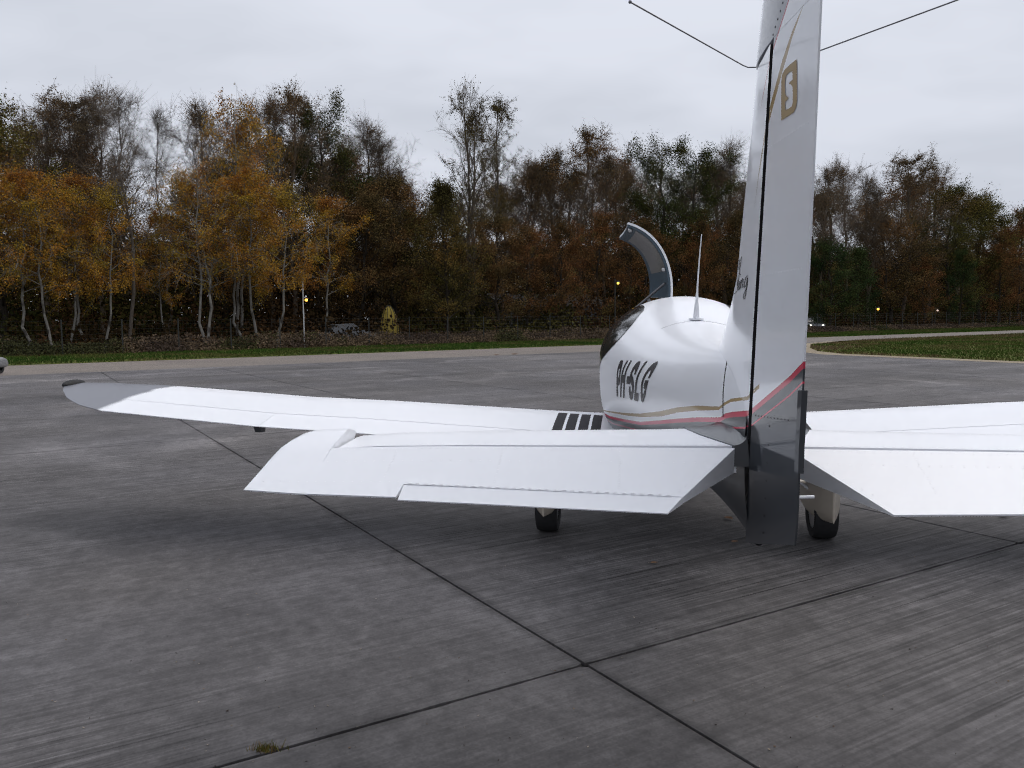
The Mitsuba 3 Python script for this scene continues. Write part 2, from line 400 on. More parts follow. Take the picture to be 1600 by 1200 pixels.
TAB = (0.285, 1.055)
for side, nm in ((-1, ''), (1, '_001')):
    E = PLANE + '__elevator' + nm; secs = []
    cut = 0.066 if side < 0 else 0.002
    c0 = el_c(.27); sc = c0 - cut; xin = .075 + .21 * sc / c0
    for q in (0.02, .3, .6, .85, 1.0): secs.append(el_sec(side * (.075 + (xin - .075) * q), 0.004, max(.006, sc * q)))
    for x in (.4, .7, .9, 1.05): secs.append(el_sec(side * x, .004, el_c(x) - cut))
    if side < 0: secs.append(el_sec(side * 1.056, .004, el_c(1.056)))
    for x in (1.2, 1.344): secs.append(el_sec(side * x, .004, el_c(x)))
    for x, f_, h0 in ((1.346, .224, 1), (1.38, .224, 1), (1.42, .221, 1), (1.46, .210, .97), (1.49, .188, .92), (1.512, .15, .85), (1.527, .10, .75), (1.536, .04, .62), (1.541, -.03, .5), (1.5435, -.10, .42), (1.545, -.17, .35)):
        secs.append(el_sec(side * x, -f_, el_c(x), h0=h0, rnd=True))
    add(E, fix(loft(secs)), 'white_paint', smooth=30)
    if side < 0:
        tb = []
        for q in (0, .33, .66, 1):
            x1 = TAB[1] - .006; c = el_c(xin + (x1 - xin) * q); s = np.linspace(c - cut + .004, c + .006, 4); h = np.interp(s, [c - cut, c + .006], [.011, .0016]); dz = -(s - (c - cut)) * math.tan(math.radians(4))
            xs = side * ((xin + .21 * (s - sc) / c0) * (1 - q) + x1 * q)
            tb.append(np.vstack([el_pt(xs, s, h + dz), el_pt(xs[::-1], s[::-1], (-h + dz)[::-1])]))
        add(E + '__trim_tab', fix(loft(tb)), 'white_paint', smooth=30)
        labels[E + '__trim_tab'] = {'label': 'narrow trim tab bent down along the trailing edge of the left elevator'}
        ms = []
        for x in np.arange(TAB[0], TAB[1] - .02, .024):
            c = el_c(x); s = np.array([c - cut + .001]); p = el_pt(side * x, s, np.array([.0145]))[0]
            ms.append(box(p, (.013, .004, .0025)))
        add(E + '__hinge_line', join(*ms), 'rivet_white', smooth=False); labels[E + '__hinge_line'] = {'kind': 'stuff', 'label': 'row of hinge knuckles in front of the trim tab'}

for side, nm in ((-1, ''), (1, '_001')):
    secs = []
    for y in np.linspace(0.0, .66, 12):
        xs = float(np.interp(y, [0, .1, .2, .3, .45, .56, .66], [.078, .125, .172, .20, .205, .17, .09])); zf = float(np.interp(y, [0, .2, .45, .66], [1.262, 1.262, 1.255, 1.22]))
        u = np.interp(y, [.012, .52], [1, 0]); zs = zc_h(xs) + .053 * (1 if u < .5 else 1 - .42 * (u - .5)) * math.sqrt(max(0, 1 - max(0, (.5 - u) / .5) ** 2)) + .003
        xf = float(-fx(min(max(y, .03), 5), zf)) - .004
        q = np.linspace(0, 1, 7); cx, cz = xs, max(zf, zs + .004)
        arc = np.stack([side * (xf + (xs - xf) * (1 - np.cos(q * np.pi / 2)) ** .8), np.full(7, y), zs + (cz - zs) * (1 - np.sin(q * np.pi / 2))], -1)
        secs.append(np.vstack([arc, [[side * xs, y, 1.17], [side * (xf - .01), y, 1.17]]]))
    add(PLANE + '__tailplane_fillet' + nm, fix(loft(secs)), 'graphite_paint', smooth=40)
# wings -----------------------------------------------------------


def wing_geo(x):
    a = abs(x)
    zt = float(np.interp(a, [.4, .6, 2.4, 3.1, 4.33, 4.7, 5.0, 5.17], [.69, .705, .825, .862, .968, 1.015, 1.075, 1.115]))
    yt = float(np.interp(a, [.4, 4.36, 4.6, 4.85, 5.05, 5.17], [3.05, 3.09, 3.18, 3.36, 3.58, 3.76]))
    yl = float(np.interp(a, [.4, .7, 4.2, 4.5, 4.8, 5.0, 5.12, 5.17], [4.52, 4.42, 4.26, 4.22, 4.14, 4.05, 3.96, 3.84]))
    return yt, yl, zt, float(np.interp(a, [.4, 4.4, 4.9, 5.17], [.115, .115, .095, .05]))


def wing_sec(x, u0, u1, k=18, drop=0.0):
    yt, yl, zt, th = wing_geo(x); c = yl - yt; inc = math.radians(2.6)
    u = u0 + (u1 - u0) * (np.linspace(0, 1, k) ** (1.7 if u0 == 0 else 1))
    half = 5 * th * (.2969 * np.sqrt(u) - .126 * u - .3516 * u ** 2 + .2843 * u ** 3 - .1026 * u ** 4) + .0012
    cam = 0.010 * np.where(u < .4, (2 * .4 * u - u * u) / .16, (1 - .8 + .8 * u - u * u) / .36)
    def P(h): return np.stack([np.full(k, x), yl - u * c, zt + (1 - u) * c * math.tan(inc) + h * c - drop * np.clip(u - .75, 0, 1) * c], -1)
    return np.vstack([P(cam + half), P(cam - half)[::-1]])


def wing_up(x, y):
    """upper skin height"""
    yt, yl, zt, th = wing_geo(x); c = yl - yt; u = (yl - y) / c
    half = 5 * th * (.2969 * np.sqrt(u) - .126 * u - .3516 * u ** 2 + .2843 * u ** 3 - .1026 * u ** 4) + .0012
    cam = 0.010 * np.where(u < .4, (2 * .4 * u - u * u) / .16, (1 - .8 + .8 * u - u * u) / .36)
    return zt + (1 - u) * c * math.tan(math.radians(2.6)) + (cam + half) * c


for side, nm in ((-1, ''), (1, '_001')):
    W = PLANE + '__wing' + nm
    add(W, fix(loft([wing_sec(side * x, 0, .742) for x in (.42, .6, 1, 1.6, 2.4, 3.1, 3.8, 4.33, 4.361)])), 'wing_paint', smooth=35)
    add(W + '__flap', fix(loft([wing_sec(side * x, .748, 1, 8) for x in (.68, 1.6, 2.4, 3.1)])), 'white_paint', smooth=35)
    add(W + '__aileron', fix(loft([wing_sec(side * x, .748, 1, 8) for x in (3.103, 3.7, 4.360)])), 'wing_paint', smooth=35)
    add(W + '__wing_tip', fix(loft([wing_sec(side * x, 0, 1, 24) for x in (4.362, 4.5, 4.62, 4.74, 4.85, 4.95, 5.03, 5.10, 5.15, 5.17)])), 'wing_paint', smooth=35)
    labels[W + '__wing_tip'] = {'label': 'upswept wing tip painted graphite'}
    ln = trimesh.creation.icosphere(2, 1.0); lv = ln.vertices * [.045, .14, .04] + [side * 5.14, 3.84, wing_up(5.12, 3.8) - .002]
    add(W + '__position_light', (lv, ln.faces), 'dark_gap', smooth=True)
    yt, yl, zt, th = wing_geo(3.10)
    add(W + '__hinge_bracket', fix(loft([np.array([[side * (3.09 + q), yt + .10, zt - .005], [side * (3.09 + q), yt + .005, zt - .004], [side * (3.09 + q), yt + .03, zt - .045], [side * (3.09 + q), yt + .09, zt - .05]]) for q in (0, .05)])), 'graphite_paint', smooth=False)
    for k in range(4):
        x0 = (.62 if side < 0 else .53) + .094 * k; yy = np.linspace(3.36, 4.02, 9); vs, fs = [], []
        for a in (x0, x0 + .072):
            for y in yy: vs.append((side * (a + .03 * (y < 0)), y, wing_up(a, y) + .003))
        m = len(yy); fs = [q for i in range(m - 1) for q in ([i, i + 1, m + i + 1], [i, m + i + 1, m + i])]
        add(W + '__walkway_strip' + ('' if k == 0 else f'_{k:03d}'), (np.array(vs), np.array(fs)), 'grip_black', smooth=True)
        labels[W + '__walkway_strip' + ('' if k == 0 else f'_{k:03d}')] = {'label': 'black anti-slip strip on the wing root'}

# cabin: glazing, raised door, seats ------------------------------
win = smooth_poly([(3.60, 1.270), (3.42, 1.318), (3.10, 1.395), (2.96, 1.482), (3.05, 1.570), (3.24, 1.632), (3.46, 1.692), (3.80, 1.722), (4.16, 1.712), (4.22, 1.60), (4.22, 1.35), (4.18, 1.22), (3.9, 1.20)], 2)
for side, nm in ((-1, ''), (1, '_001')):
    add(PLANE + '__rear_window' + nm, skin_patch(win, .06, .004, side), 'dark_glass', smooth=True)
dwin = smooth_poly([(4.35, 1.27), (4.35, 1.62), (4.7, 1.66), (5.1, 1.58), (5.15, 1.2), (4.8, 1.2)], 3)
add(PLANE + '__door_window', skin_patch(dwin, .06, .004, 1), 'dark_glass', smooth=True)
ww = [(y, t) for y in np.linspace(5.24, 5.7, 8) for t in np.linspace(-1.0, 1.0, 15)]
wv = np.array([fsec(y, np.array([t]))[0] + np.array([0, .003, .004]) for y, t in ww]); m = 15
add(PLANE + '__windscreen', (wv, np.array([q for i in range(7) for k in range(14) for q in ([i * m + k, i * m + k + 1, (i + 1) * m + k + 1], [i * m + k, (i + 1) * m + k + 1, (i + 1) * m + k])])), 'dark_glass', smooth=True)

hingeX, hingeZ = float(fsec(4.7, np.array([DOOR_T[0]]))[0, 0]), float(fsec(4.7, np.array([DOOR_T[0]]))[0, 2])
DA = math.radians(101)


def door_pt(p):
    x, y, z = p[..., 0] - hingeX, p[..., 1], p[..., 2] - hingeZ
    return np.stack([hingeX + .01 + x * math.cos(DA) + z * math.sin(DA), y, hingeZ + .012 - x * math.sin(DA) + z * math.cos(DA)], -1)


def door_shell(y0, y1, t0, t1, off, ny=8, nt=22):
    yy, tt = np.linspace(y0, y1, ny), np.linspace(t0, t1, nt)
    g = np.array([fsec(y, tt) for y in yy])
    c = np.array([0, 0, 1.2]); nr = g - np.array([[[0, y, 1.2]] for y in yy]); nr /= np.linalg.norm(nr, axis=-1, keepdims=True)
    return g - nr * off, ny, nt


def shell_mesh(off0, off1, y0, y1, t0, t1):
    a, ny, nt = door_shell(y0, y1, t0, t1, off0); b, _, _ = door_shell(y0, y1, t0, t1, off1)
    secs = [np.vstack([a[i], b[i][::-1]]) for i in range(ny)]
    v, f = loft(secs, caps=False)
    # strip caps so that the ends follow the curve
    n2 = 2 * nt; F = list(f)
    for i in (0, ny - 1):
        for k in range(nt - 1):
            q = [i * n2 + k, i * n2 + k + 1, i * n2 + n2 - 2 - k, i * n2 + n2 - 1 - k]
            F += [[q[0], q[1], q[2]], [q[0], q[2], q[3]]]
    return door_pt(v), np.array(F)


D = PLANE + '__gullwing_door'
labels[D] = {'label': 'left gullwing door raised above the cabin roof'}
add(D, fix(shell_mesh(0.0, .018, DOOR_Y[0] + .01, DOOR_Y[1] - .01, DOOR_T[0] + .02, DOOR_T[1])), 'white_paint', smooth=40)
add(D + '__inner_frame', fix(shell_mesh(.0185, .035, DOOR_Y[0] + .018, DOOR_Y[1] - .018, DOOR_T[0] + .03, DOOR_T[1] - .01)), 'door_frame', smooth=40)
add(D + '__window', fix(shell_mesh(.0355, .038, DOOR_Y[0] + .10, DOOR_Y[1] - .10, DOOR_T[0] + .42, DOOR_T[1] - .16)), 'door_pane', smooth=40)
for k, (t, yy) in enumerate(((.55, DOOR_Y[0] + .06), (1.42, DOOR_Y[0] + .07))):
    p = door_pt(door_shell(yy, yy, t, t + .01, .05, 1, 2)[0][0])[0]
    add(D + '__latch' + ('' if k == 0 else f'_{k:03d}'), tm(trimesh.creation.icosphere(1, .022).apply_translation(p)), 'alloy', smooth=True)
p0 = door_pt(door_shell(4.5, 4.5, .36, .37, .05, 1, 2)[0][0])[0]
add(D + '__gas_strut', bar(p0, (-.42, 4.75, 1.66), .011), 'rod_metal')
for k, (x, y) in enumerate(((-.3, 4.75), (.3, 4.75))):
    s1 = trimesh.creation.box((.44, .46, .14)).subdivide().subdivide(); s2 = trimesh.creation.box((.44, .12, .62)).subdivide().subdivide()
    s2.apply_transform(trimesh.transformations.rotation_matrix(.2, (1, 0, 0))); s1.apply_translation((x, y, .98)); s2.apply_translation((x, y - .26, 1.28))
    add(PLANE + '__seat' + ('' if k == 0 else f'_{k:03d}'), join(tm(s1), tm(s2)), 'seat_fabric', smooth=30)
add(PLANE + '__cabin_floor', box((0, 4.6, .86), (1.1, 1.9, .03)), 'seat_fabric', smooth=False)

# nose: cowling, spinner, propeller, nose gear --------------------
cs = []
for y, hw, zb, zt in ((5.752, .548, .622, 1.335), (6.0, .52, .63, 1.30), (6.25, .45, .66, 1.25), (6.42, .36, .72, 1.2), (6.5, .2, .82, 1.12)):
    t = np.linspace(0, 2 * np.pi, 48, endpoint=False); zc, hh = (zb + zt) / 2, (zt - zb) / 2
    s, c = np.sin(t), np.cos(t)
    cs.append(np.stack([hw * np.sign(s) * abs(s) ** .75, np.full(48, y), zc + hh * np.sign(c) * abs(c) ** .75], -1))
add(PLANE + '__cowling', fix(loft(cs)), 'fuselage_paint', smooth=40)
sp = trimesh.creation.revolve(np.array([[0, .32], [.05, .28], [.1, .17], [.13, .03], [.13, 0], [0, 0]]), sections=32)
sv = sp.vertices[:, [0, 2, 1]] + [0, 6.505, .98]
add(PLANE + '__spinner', (sv, sp.faces[:, ::-1]), 'white_paint', smooth=40)
bl = []
for k in range(3):
    a = math.radians(90 + 120 * k + 14); secs = []
    for r_, ch, tw in ((.10, .07, 55), (.3, .12, 38), (.55, .11, 25), (.78, .08, 18), (.88, .03, 15)):
        tw = math.radians(tw); q = np.linspace(0, 2 * np.pi, 12, endpoint=False)
        u, tt = ch / 2 * np.cos(q), ch * .07 * np.sin(q)
        tang, ax = u * math.cos(tw) - tt * math.sin(tw), u * math.sin(tw) + tt * math.cos(tw)
        secs.append(np.stack([r_ * math.cos(a) - tang * math.sin(a), 6.57 + ax, .98 + r_ * math.sin(a) + tang * math.cos(a)], -1))
    add(PLANE + '__propeller_blade' + ('' if k == 0 else f'_{k:03d}'), fix(loft(secs)), 'rod_metal', smooth=40)


def spat(x, y0, sc, tip=True):
    st = [(.44, .012, .245, .275), (.40, .055, .19, .35), (.30, .098, .155, .43), (.12, .118, .15, .475), (-.06, .115, .15, .475), (-.22, .085, .17, .46), (-.32, .05, .183, .44), (-.40, .008, .195, .415)]
    secs = []
    for y, hw, zb, zt in st:
        t = np.linspace(0, 2 * np.pi, 28, endpoint=False); s, c = np.sin(t), np.cos(t)
        z = (zb + zt) / 2 + (zt - zb) / 2 * np.sign(c) * abs(c) ** .8
        secs.append(np.stack([x + hw * sc * np.sign(s) * abs(s) ** .8, np.full(28, y0 + y * sc), z * sc], -1))
    return fix(loft(secs))


def wheel(key, x, y, r, wd):
    pr = np.array([[r * .62, -wd * .42], [r * .8, -wd * .5], [r * .93, -wd * .46], [r * .985, -wd * .3], [r, 0], [r * .985, wd * .3], [r * .93, wd * .46], [r * .8, wd * .5], [r * .62, wd * .42]])
    t = trimesh.creation.revolve(pr, sections=36); v = t.vertices[:, [2, 0, 1]] + [x, y, r]
    add(key, (v, t.faces), 'rubber', smooth=40)
    h = trimesh.creation.cylinder(r * .62, wd * .8, sections=24); v = h.vertices[:, [2, 0, 1]] + [x, y, r]
    add(key + '__hub', (v, h.faces), 'alloy', smooth=40)


for side, nm, xx in ((-1, '', -1.025), (1, '_001', .985)):
    wheel(PLANE + '__main_wheel' + nm, xx, 3.62, .195, .17)
    add(PLANE + '__wheel_spat' + nm, spat(xx, 3.66, 1.0), 'spat_paint', smooth=45)
    g = []
    for u in np.linspace(0, 1, 8):
        x = xx * (.42 + .56 * u); z = .66 - .36 * u ** 1.3
        g.append(np.array([[x, 3.62 + .05 * q * (1.2 - .4 * u), z + .013 * r] for q, r in ((-1, -.3), (-.7, -1), (.7, -1), (1, -.3), (1, .3), (.7, 1), (-.7, 1), (-1, .3))]))
    add(PLANE + '__gear_leg' + nm, fix(loft(g)), 'white_paint', smooth=40)
    add(PLANE + '__boarding_step' + nm, join(bar((side * .42, 2.86, .74), (side * .60, 2.80, .475), .016), bar((side * .56, 2.80, .47), (side * .755, 2.80, .48), .011)), 'white_paint')
    add(PLANE + '__step_fairing' + nm, fix(loft([np.array([[side * (.60 + q * .02), 2.84 - .10 * q, .585 + .03 * (1 - q)], [side * (.62 + q * .09), 2.86 - .10 * q, .59], [side * (.61 + q * .08), 2.86 - .10 * q, .575]]) for q in (0, .5, 1)])), 'spat_paint', smooth=False)
wheel(PLANE + '__nose_wheel', 0, 5.45, .17, .13)
add(PLANE + '__nose_wheel_spat', spat(0, 5.47, .88), 'spat_paint', smooth=45)
add(PLANE + '__nose_gear_leg', bar((0, 5.55, .66), (0, 5.46, .36), .03, .025), 'alloy')

# aerials ---------------------------------------------------------
add(PLANE + '__aerial_mount', box((0, .035, 2.338), (.012, .03, .034)), 'rod_metal', smooth=False)
ab = float(FSI(2.57)[2])
whip = np.array([(0, 2.57 - .10 * t - .26 * t * t, ab + .005 + .47 * t) for t in np.linspace(0, 1, 12)])
A = PLANE + '__whip_aerial'
add(A, tube(whip, np.interp(np.linspace(0, 1, 12), [0, .25, .35, 1], [.020, .010, .0055, .003])), 'white_paint')
bs = trimesh.creation.cylinder(.05, .012, sections=28); bs.apply_scale((.9, 1.5, 1)); bs.apply_translation((0, 2.57, ab + .002))
add(A + '__base', tm(bs), 'white_paint', smooth=40)
for side, nm, tip in ((-1, '', (-.387, -.486, 2.37)), (1, '_001', (.405, -.382, 2.37))):
    b0 = np.array([side * .0, .035, 2.352]); pts = [b0, b0 + [side * .045, -.003, .001], b0 + [side * .062, -.02, .003]]
    pts += [pts[-1] + (np.array(tip) - pts[-1]) * t for t in (.1, .3, .6, 1)]
    add(PLANE + '__navigation_aerial' + nm, tube(np.array(pts), .0019), 'rod_metal')
    add(PLANE + '__navigation_aerial' + nm + '__end_cap', tm(trimesh.creation.icosphere(2, .0042).apply_translation(tip)), 'rod_metal', smooth=True)

# lettering and emblem -------------------------------------------
EMB_O = [(0.1992, 2.2257), (0.2068, 2.1996), (0.2219, 2.1279), (0.2163, 2.1152), (0.201, 2.109), (0.1154, 2.1106), (0.0971, 2.2012), (0.0999, 2.2207), (0.1188, 2.2263), (0.1511, 2.227)]
EMB_S = [(0.1732, 2.2061), (0.179, 2.1885), (0.1643, 2.1882), (0.1551, 2.1872), (0.1562, 2.1819), (0.1721, 2.177), (0.1827, 2.1686), (0.1867, 2.1577), (0.1907, 2.1341), (0.1865, 2.1281), (0.1674, 2.1277), (0.1427, 2.1307), (0.1385, 2.147), (0.1524, 2.1479), (0.1627, 2.1503), (0.1612, 2.1536), (0.143, 2.1618), (0.1339, 2.1698), (0.1278, 2.193), (0.128, 2.203), (0.1335, 2.2079), (0.1506, 2.2089)]
SCRIPT = [([(0.2211, 1.7866), (0.2717, 1.7306), (0.3169, 1.7626), (0.3133, 1.7773), (0.2957, 1.7956), (0.2736, 1.8057), (0.2598, 1.8065), (0.2519, 1.803), (0.2555, 1.7903), (0.2775, 1.7762), (0.2725, 1.7749), (0.2638, 1.775), (0.2418, 1.7892), (0.2382, 1.8023), (0.2506, 1.8078), (0.2583, 1.8089), (0.2864, 1.8074), (0.3098, 1.7969), (0.3278, 1.7784), (0.3316, 1.7634), (0.2884, 1.7341), (0.2781, 1.7218), (0.2797, 1.7129), (0.2695, 1.7079), (0.2623, 1.7071), (0.2255, 1.7103), (0.218, 1.7102), (0.2067, 1.7141), (0.2065, 1.7114), (0.2004, 1.7108), (0.1948, 1.7111), (0.1896, 1.7241), (0.1691, 1.7359), (0.1497, 1.7396), (0.1473, 1.7366), (0.1591, 1.723), (0.1616, 1.7125), (0.1409, 1.7101), (0.1195, 1.7153), (0.1135, 1.7117), (0.108, 1.7109), (0.0798, 1.7136), (0.0586, 1.7242), (0.0686, 1.7118), (0.0891, 1.7024), (0.1248, 1.6922), (0.1367, 1.6818), (0.123, 1.6762), (0.1166, 1.6755), (0.0961, 1.677), (0.0753, 1.6876), (0.0568, 1.711), (0.039, 1.7192), (0.0416, 1.7202), (0.0484, 1.7204), (0.0394, 1.739), (0.0427, 1.74), (0.0488, 1.7402), (0.0549, 1.7394), (0.068, 1.7262), (0.0899, 1.715), (0.1043, 1.7134), (0.11, 1.7168), (0.1026, 1.7261), (0.0854, 1.7376), (0.0618, 1.743), (0.0389, 1.744), (0.0405, 1.7452), (0.0466, 1.7456), (0.0712, 1.7446), (0.097, 1.7387), (0.1149, 1.7269), (0.122, 1.718), (0.1459, 1.7124), (0.1506, 1.7131), (0.1462, 1.7223), (0.1346, 1.736), (0.1407, 1.7425), (0.1509, 1.7429), (0.181, 1.7372), (0.1882, 1.7332), (0.1877, 1.7387), (0.1933, 1.7396), (0.1998, 1.7395), (0.2047, 1.7198), (0.2267, 1.7126), (0.2308, 1.7131), (0.2183, 1.7356), (0.2228, 1.7366), (0.2305, 1.7366), (0.2449, 1.7133), (0.2367, 1.7117), (0.2595, 1.7096), (0.2656, 1.7126), (0.2577, 1.7299), (0.2077, 1.7856), (0.1958, 1.8034), (0.18, 1.8109), (0.1856, 1.8123), (0.1928, 1.8123), (0.209, 1.8047)], [[(0.1239, 1.6815), (0.1125, 1.6914), (0.0776, 1.7014), (0.0873, 1.6883), (0.1073, 1.6781), (0.1142, 1.6776)]]), ([(0.1894, 1.7566), (0.1959, 1.758), (0.2061, 1.7586), (0.214, 1.7582), (0.2149, 1.7569), (0.2083, 1.7556), (0.1981, 1.7549), (0.1903, 1.7553)], []), ([(0.3763, 1.703), (0.3834, 1.7035), (0.3879, 1.7028), (0.379, 1.6999), (0.373, 1.6994), (0.3361, 1.7008), (0.2874, 1.7061), (0.2872, 1.7069), (0.2964, 1.7074), (0.3442, 1.7022), (0.3707, 1.7012)], [])]
emb = flat_patch(Polygon(EMB_O).buffer(.004).buffer(-.004).difference(Polygon(EMB_S).buffer(.0015)), lambda s, z: side_s(z, s, .0015), .02)
add(R + '__emblem', emb, 'emblem_gold', smooth=False)
labels[R + '__emblem'] = {'label': 'gold square emblem with a white letter S'}


def fin_skin(y, z, eps=0.002):
    hw = np.interp(z, [1.2, 1.6, 2.3], [.042, .040, .030]); u = np.clip((fin_le(z) - y) / (fin_le(z) - yh(z) - .016), 0, 1)
    prof = np.where(u < .45, hw * np.clip((u / .45) * (2 - u / .45), 0, 1) ** .5, hw * (1 - .12 * (u - .45)))
    return np.stack([-prof - eps, y, z], -1)


add(PLANE + '__fin__script_lettering', flat_patch(unary_union([Polygon(a, b).buffer(0) for a, b in SCRIPT]), fin_skin, .02), 'script_black', smooth=False)
labels[PLANE + '__fin__script_lettering'] = {'label': 'black handwritten style word low on the fin'}
# registration: bottom left, bottom right, top left, top right (Y), heights follow the stripe
REG = [('P', 2.60, 2.45, 2.545, 2.43), ('H', 2.47, 2.325, 2.365, 2.235), ('-', 2.265, 2.165, 2.19, 2.10), ('S', 2.175, 2.045, 2.13, 1.985), ('L', 2.025, 1.92, 1.925, 1.81), ('G', 1.87, 1.755, 1.785, 1.62)]
for ch, bl_, br_, tl_, tr_ in REG:
    t = meshkit.text_mesh(ch, 1.0, .02, bold=True)
    outl = unary_union([Polygon(q[:, :2]).buffer(1e-4) for q, nz_ in zip(t.triangles, t.face_normals[:, 2]) if nz_ > .9]).buffer(.035 if ch != '-' else .01).simplify(.004)
    t = trimesh.util.concatenate([trimesh.creation.extrude_polygon(q, .02, engine='earcut') for q in getattr(outl, 'geoms', [outl])]); v, f = trimesh.remesh.subdivide_to_size(t.vertices, t.faces, .12)
    lo, hi = v.min(0), v.max(0); u = (v[:, 0] - lo[0]) / (hi[0] - lo[0])
    h = (v[:, 1] - lo[1]) / (hi[1] - lo[1]) if ch != '-' else .40 + .20 * (v[:, 1] - lo[1]) / (hi[1] - lo[1])
    yb, yt = bl_ + (br_ - bl_) * u, tl_ + (tr_ - tl_) * u
    y = yb + (yt - yb) * h; z0, z1 = 1.137 + (2.6 - yb) * .054, 1.366 + (2.514 - yt) * .04
    z = z0 + (z1 - z0) * h
    p, e = np.stack([fx(y, z), y, z], -1), 1e-3
    nr = np.cross(np.stack([fx(y + e, z), y + e, z], -1) - p, np.stack([fx(y, z + e), y, z + e], -1) - p); nr /= np.linalg.norm(nr, axis=1, keepdims=True); nr *= np.where(nr[:, :1] > 0, -1, 1)
    k = sum(1 for q in scene if q.startswith(PLANE + '__fuselage__registration_letter'))
    key = PLANE + '__fuselage__registration_' + ('hyphen' if ch == '-' else 'letter' + ('' if k == 0 else f'_{k:03d}'))
    add(key, (p + nr * (.0015 + .05 * v[:, 2:3]), f), 'lettering_grey', smooth=False)

# rivets (too small to pick apart) --------------------------------


def rivets(pts, nrm, r=.0032):
    pts, nrm = np.asarray(pts, float), np.asarray(nrm, float); nrm = nrm / np.linalg.norm(nrm, axis=-1, keepdims=True); V, F = [], []
    a = np.cross(nrm, [.3, .5, .81]); a /= np.linalg.norm(a, axis=1, keepdims=True); b = np.cross(nrm, a); k = 6
    for i in range(len(pts)):
        t = np.arange(k) * 2 * np.pi / k; ring = pts[i] + (np.cos(t)[:, None] * a[i] + np.sin(t)[:, None] * b[i]) * r
        o = i * (k + 1); V += [*ring, pts[i] + nrm[i] * r * .55]; F += [[o + j, o + (j + 1) % k, o + k] for j in range(k)]
    return np.array(V), np.array(F)


for side, nm in ((-1, ''), (1, '_001')):
    P_, N_ = [], []
    up_n = [0, -math.sin(ED), math.cos(ED)]
    def el_line(x0, x1, s0, s1, n_):
        for q in np.linspace(0, 1, n_):
            x, s = x0 + (x1 - x0) * q, s0 + (s1 - s0) * q
            P_.append(el_pt(side * x, np.array([s]), el_half(np.array([s]), el_c(x)))[0]); N_.append(up_n)
    el_line(.09, 1.33, .016, .016, 56); el_line(.14, 1.33, .09, .085, 40); el_line(.10, .255, .035, .24, 9)
    for xr in (.42, .78, 1.12): el_line(xr, xr, .03, el_c(xr) - .1, 9)
    el_line(1.07, 1.50, .20, .19, 16)
    add(PLANE + '__elevator' + nm + '__rivets', rivets(P_, N_), 'rivet_white', smooth=False); labels[PLANE + '__elevator' + nm + '__rivets'] = {'kind': 'stuff', 'label': 'fine rivet rows on the elevator skin'}
    P_, N_ = [], []
    for q in np.linspace(.12, 1.30, 50):
        s = stab_sec(side * q)[11]; P_.append(s + [0, .012, .002]); N_.append([0, 0, 1]); 
    for q in np.linspace(.2, 1.25, 48):
        s = stab_sec(side * q)[6]; P_.append(s); N_.append([0, .05, 1])
    add(PLANE + '__tailplane' + nm + '__rivets', rivets(P_, N_), 'rivet_white', smooth=False); labels[PLANE + '__tailplane' + nm + '__rivets'] = {'kind': 'stuff', 'label': 'fine rivet rows on the tailplane'}
P_, N_ = [], []
for z_ in (1.735, 2.065):
    for s in np.linspace(.03, rud_c(z_) - .04, 14): P_.append(side_s([z_], [s], 0)[0]); N_.append([-1, -.1, 0])
for z_ in np.linspace(1.36, 2.30, 40): P_.append(side_s([z_], [.022], 0)[0]); N_.append([-1, 0, 0])
for z_ in np.linspace(1.40, 2.30, 38): P_.append(fin_skin(np.array([yh(z_) + .035]), np.array([z_]), 0)[0]); N_.append([-1, 0, 0])
add(R + '__rivets', rivets(P_, N_, .0028), 'rivet_white', smooth=False); labels[R + '__rivets'] = {'kind': 'stuff', 'label': 'fine rivet rows on the white rudder skin'}
P_, N_ = [], []
for q in np.linspace(0, 1, 11): P_.append(side_s([1.335 + .02 * q], [.045 + (.31 - .045) * q], 0)[0]); N_.append([-1, -.1, 0])
for q in np.linspace(0, 1, 7): P_.append(side_s([1.0 + .32 * q], [.17], 0)[0]); N_.append([-1, -.1, 0])
for q in np.linspace(0, 1, 9): P_.append(side_s([2.34 + .10 * q], [.0 + .13 * q], 0)[0]); N_.append([-1, -.1, 0])
add(R + '__dark_rivets', rivets(P_, N_, .004), 'rivet_dark', smooth=False); labels[R + '__dark_rivets'] = {'kind': 'stuff', 'label': 'dark rivet rows on the graphite part of the rudder'}
#DECALSEND
# ------------------------------------------------------------------ the ground
RD, RN, R0 = np.array([.8312, .5560]), np.array([-.5560, .8312]), np.array([-20.83, 33.5])   # far edge of the gravel road
SA, SB, SX = np.array([.8585, .5128]), np.array([-.5128, .8585]), np.array([.3306, 3.7108])   # slab joints


def road(s, d): return R0 + RD * s + RN * d


def bearing(px): return (px - 800) / FPX / 1.003


def spot(px, d):
    """the point in the direction px that lies d metres beyond the road"""
    v = np.array([bearing(px), 1.0]); t = (d + R0 @ RN) / (v @ RN)
    return v * t


def rise(px, py, y): return CAM_H + (500 - .012 * (px - 800) - py) / FPX * y


def sheet(key, poly, z, bsdf, kind='structure', size=None):
    v, f = trimesh.creation.triangulate_polygon(poly, engine='earcut')
    v = np.c_[v, np.full(len(v), z)]
    if size: v, f = trimesh.remesh.subdivide_to_size(v, f, size)
    n_ = np.cross(v[f[0, 1]] - v[f[0, 0]], v[f[0, 2]] - v[f[0, 0]])
    add(key, (v, f if n_[2] > 0 else f[:, ::-1]), bsdf, smooth=False, local=False)
    labels[key] = {'kind': kind}


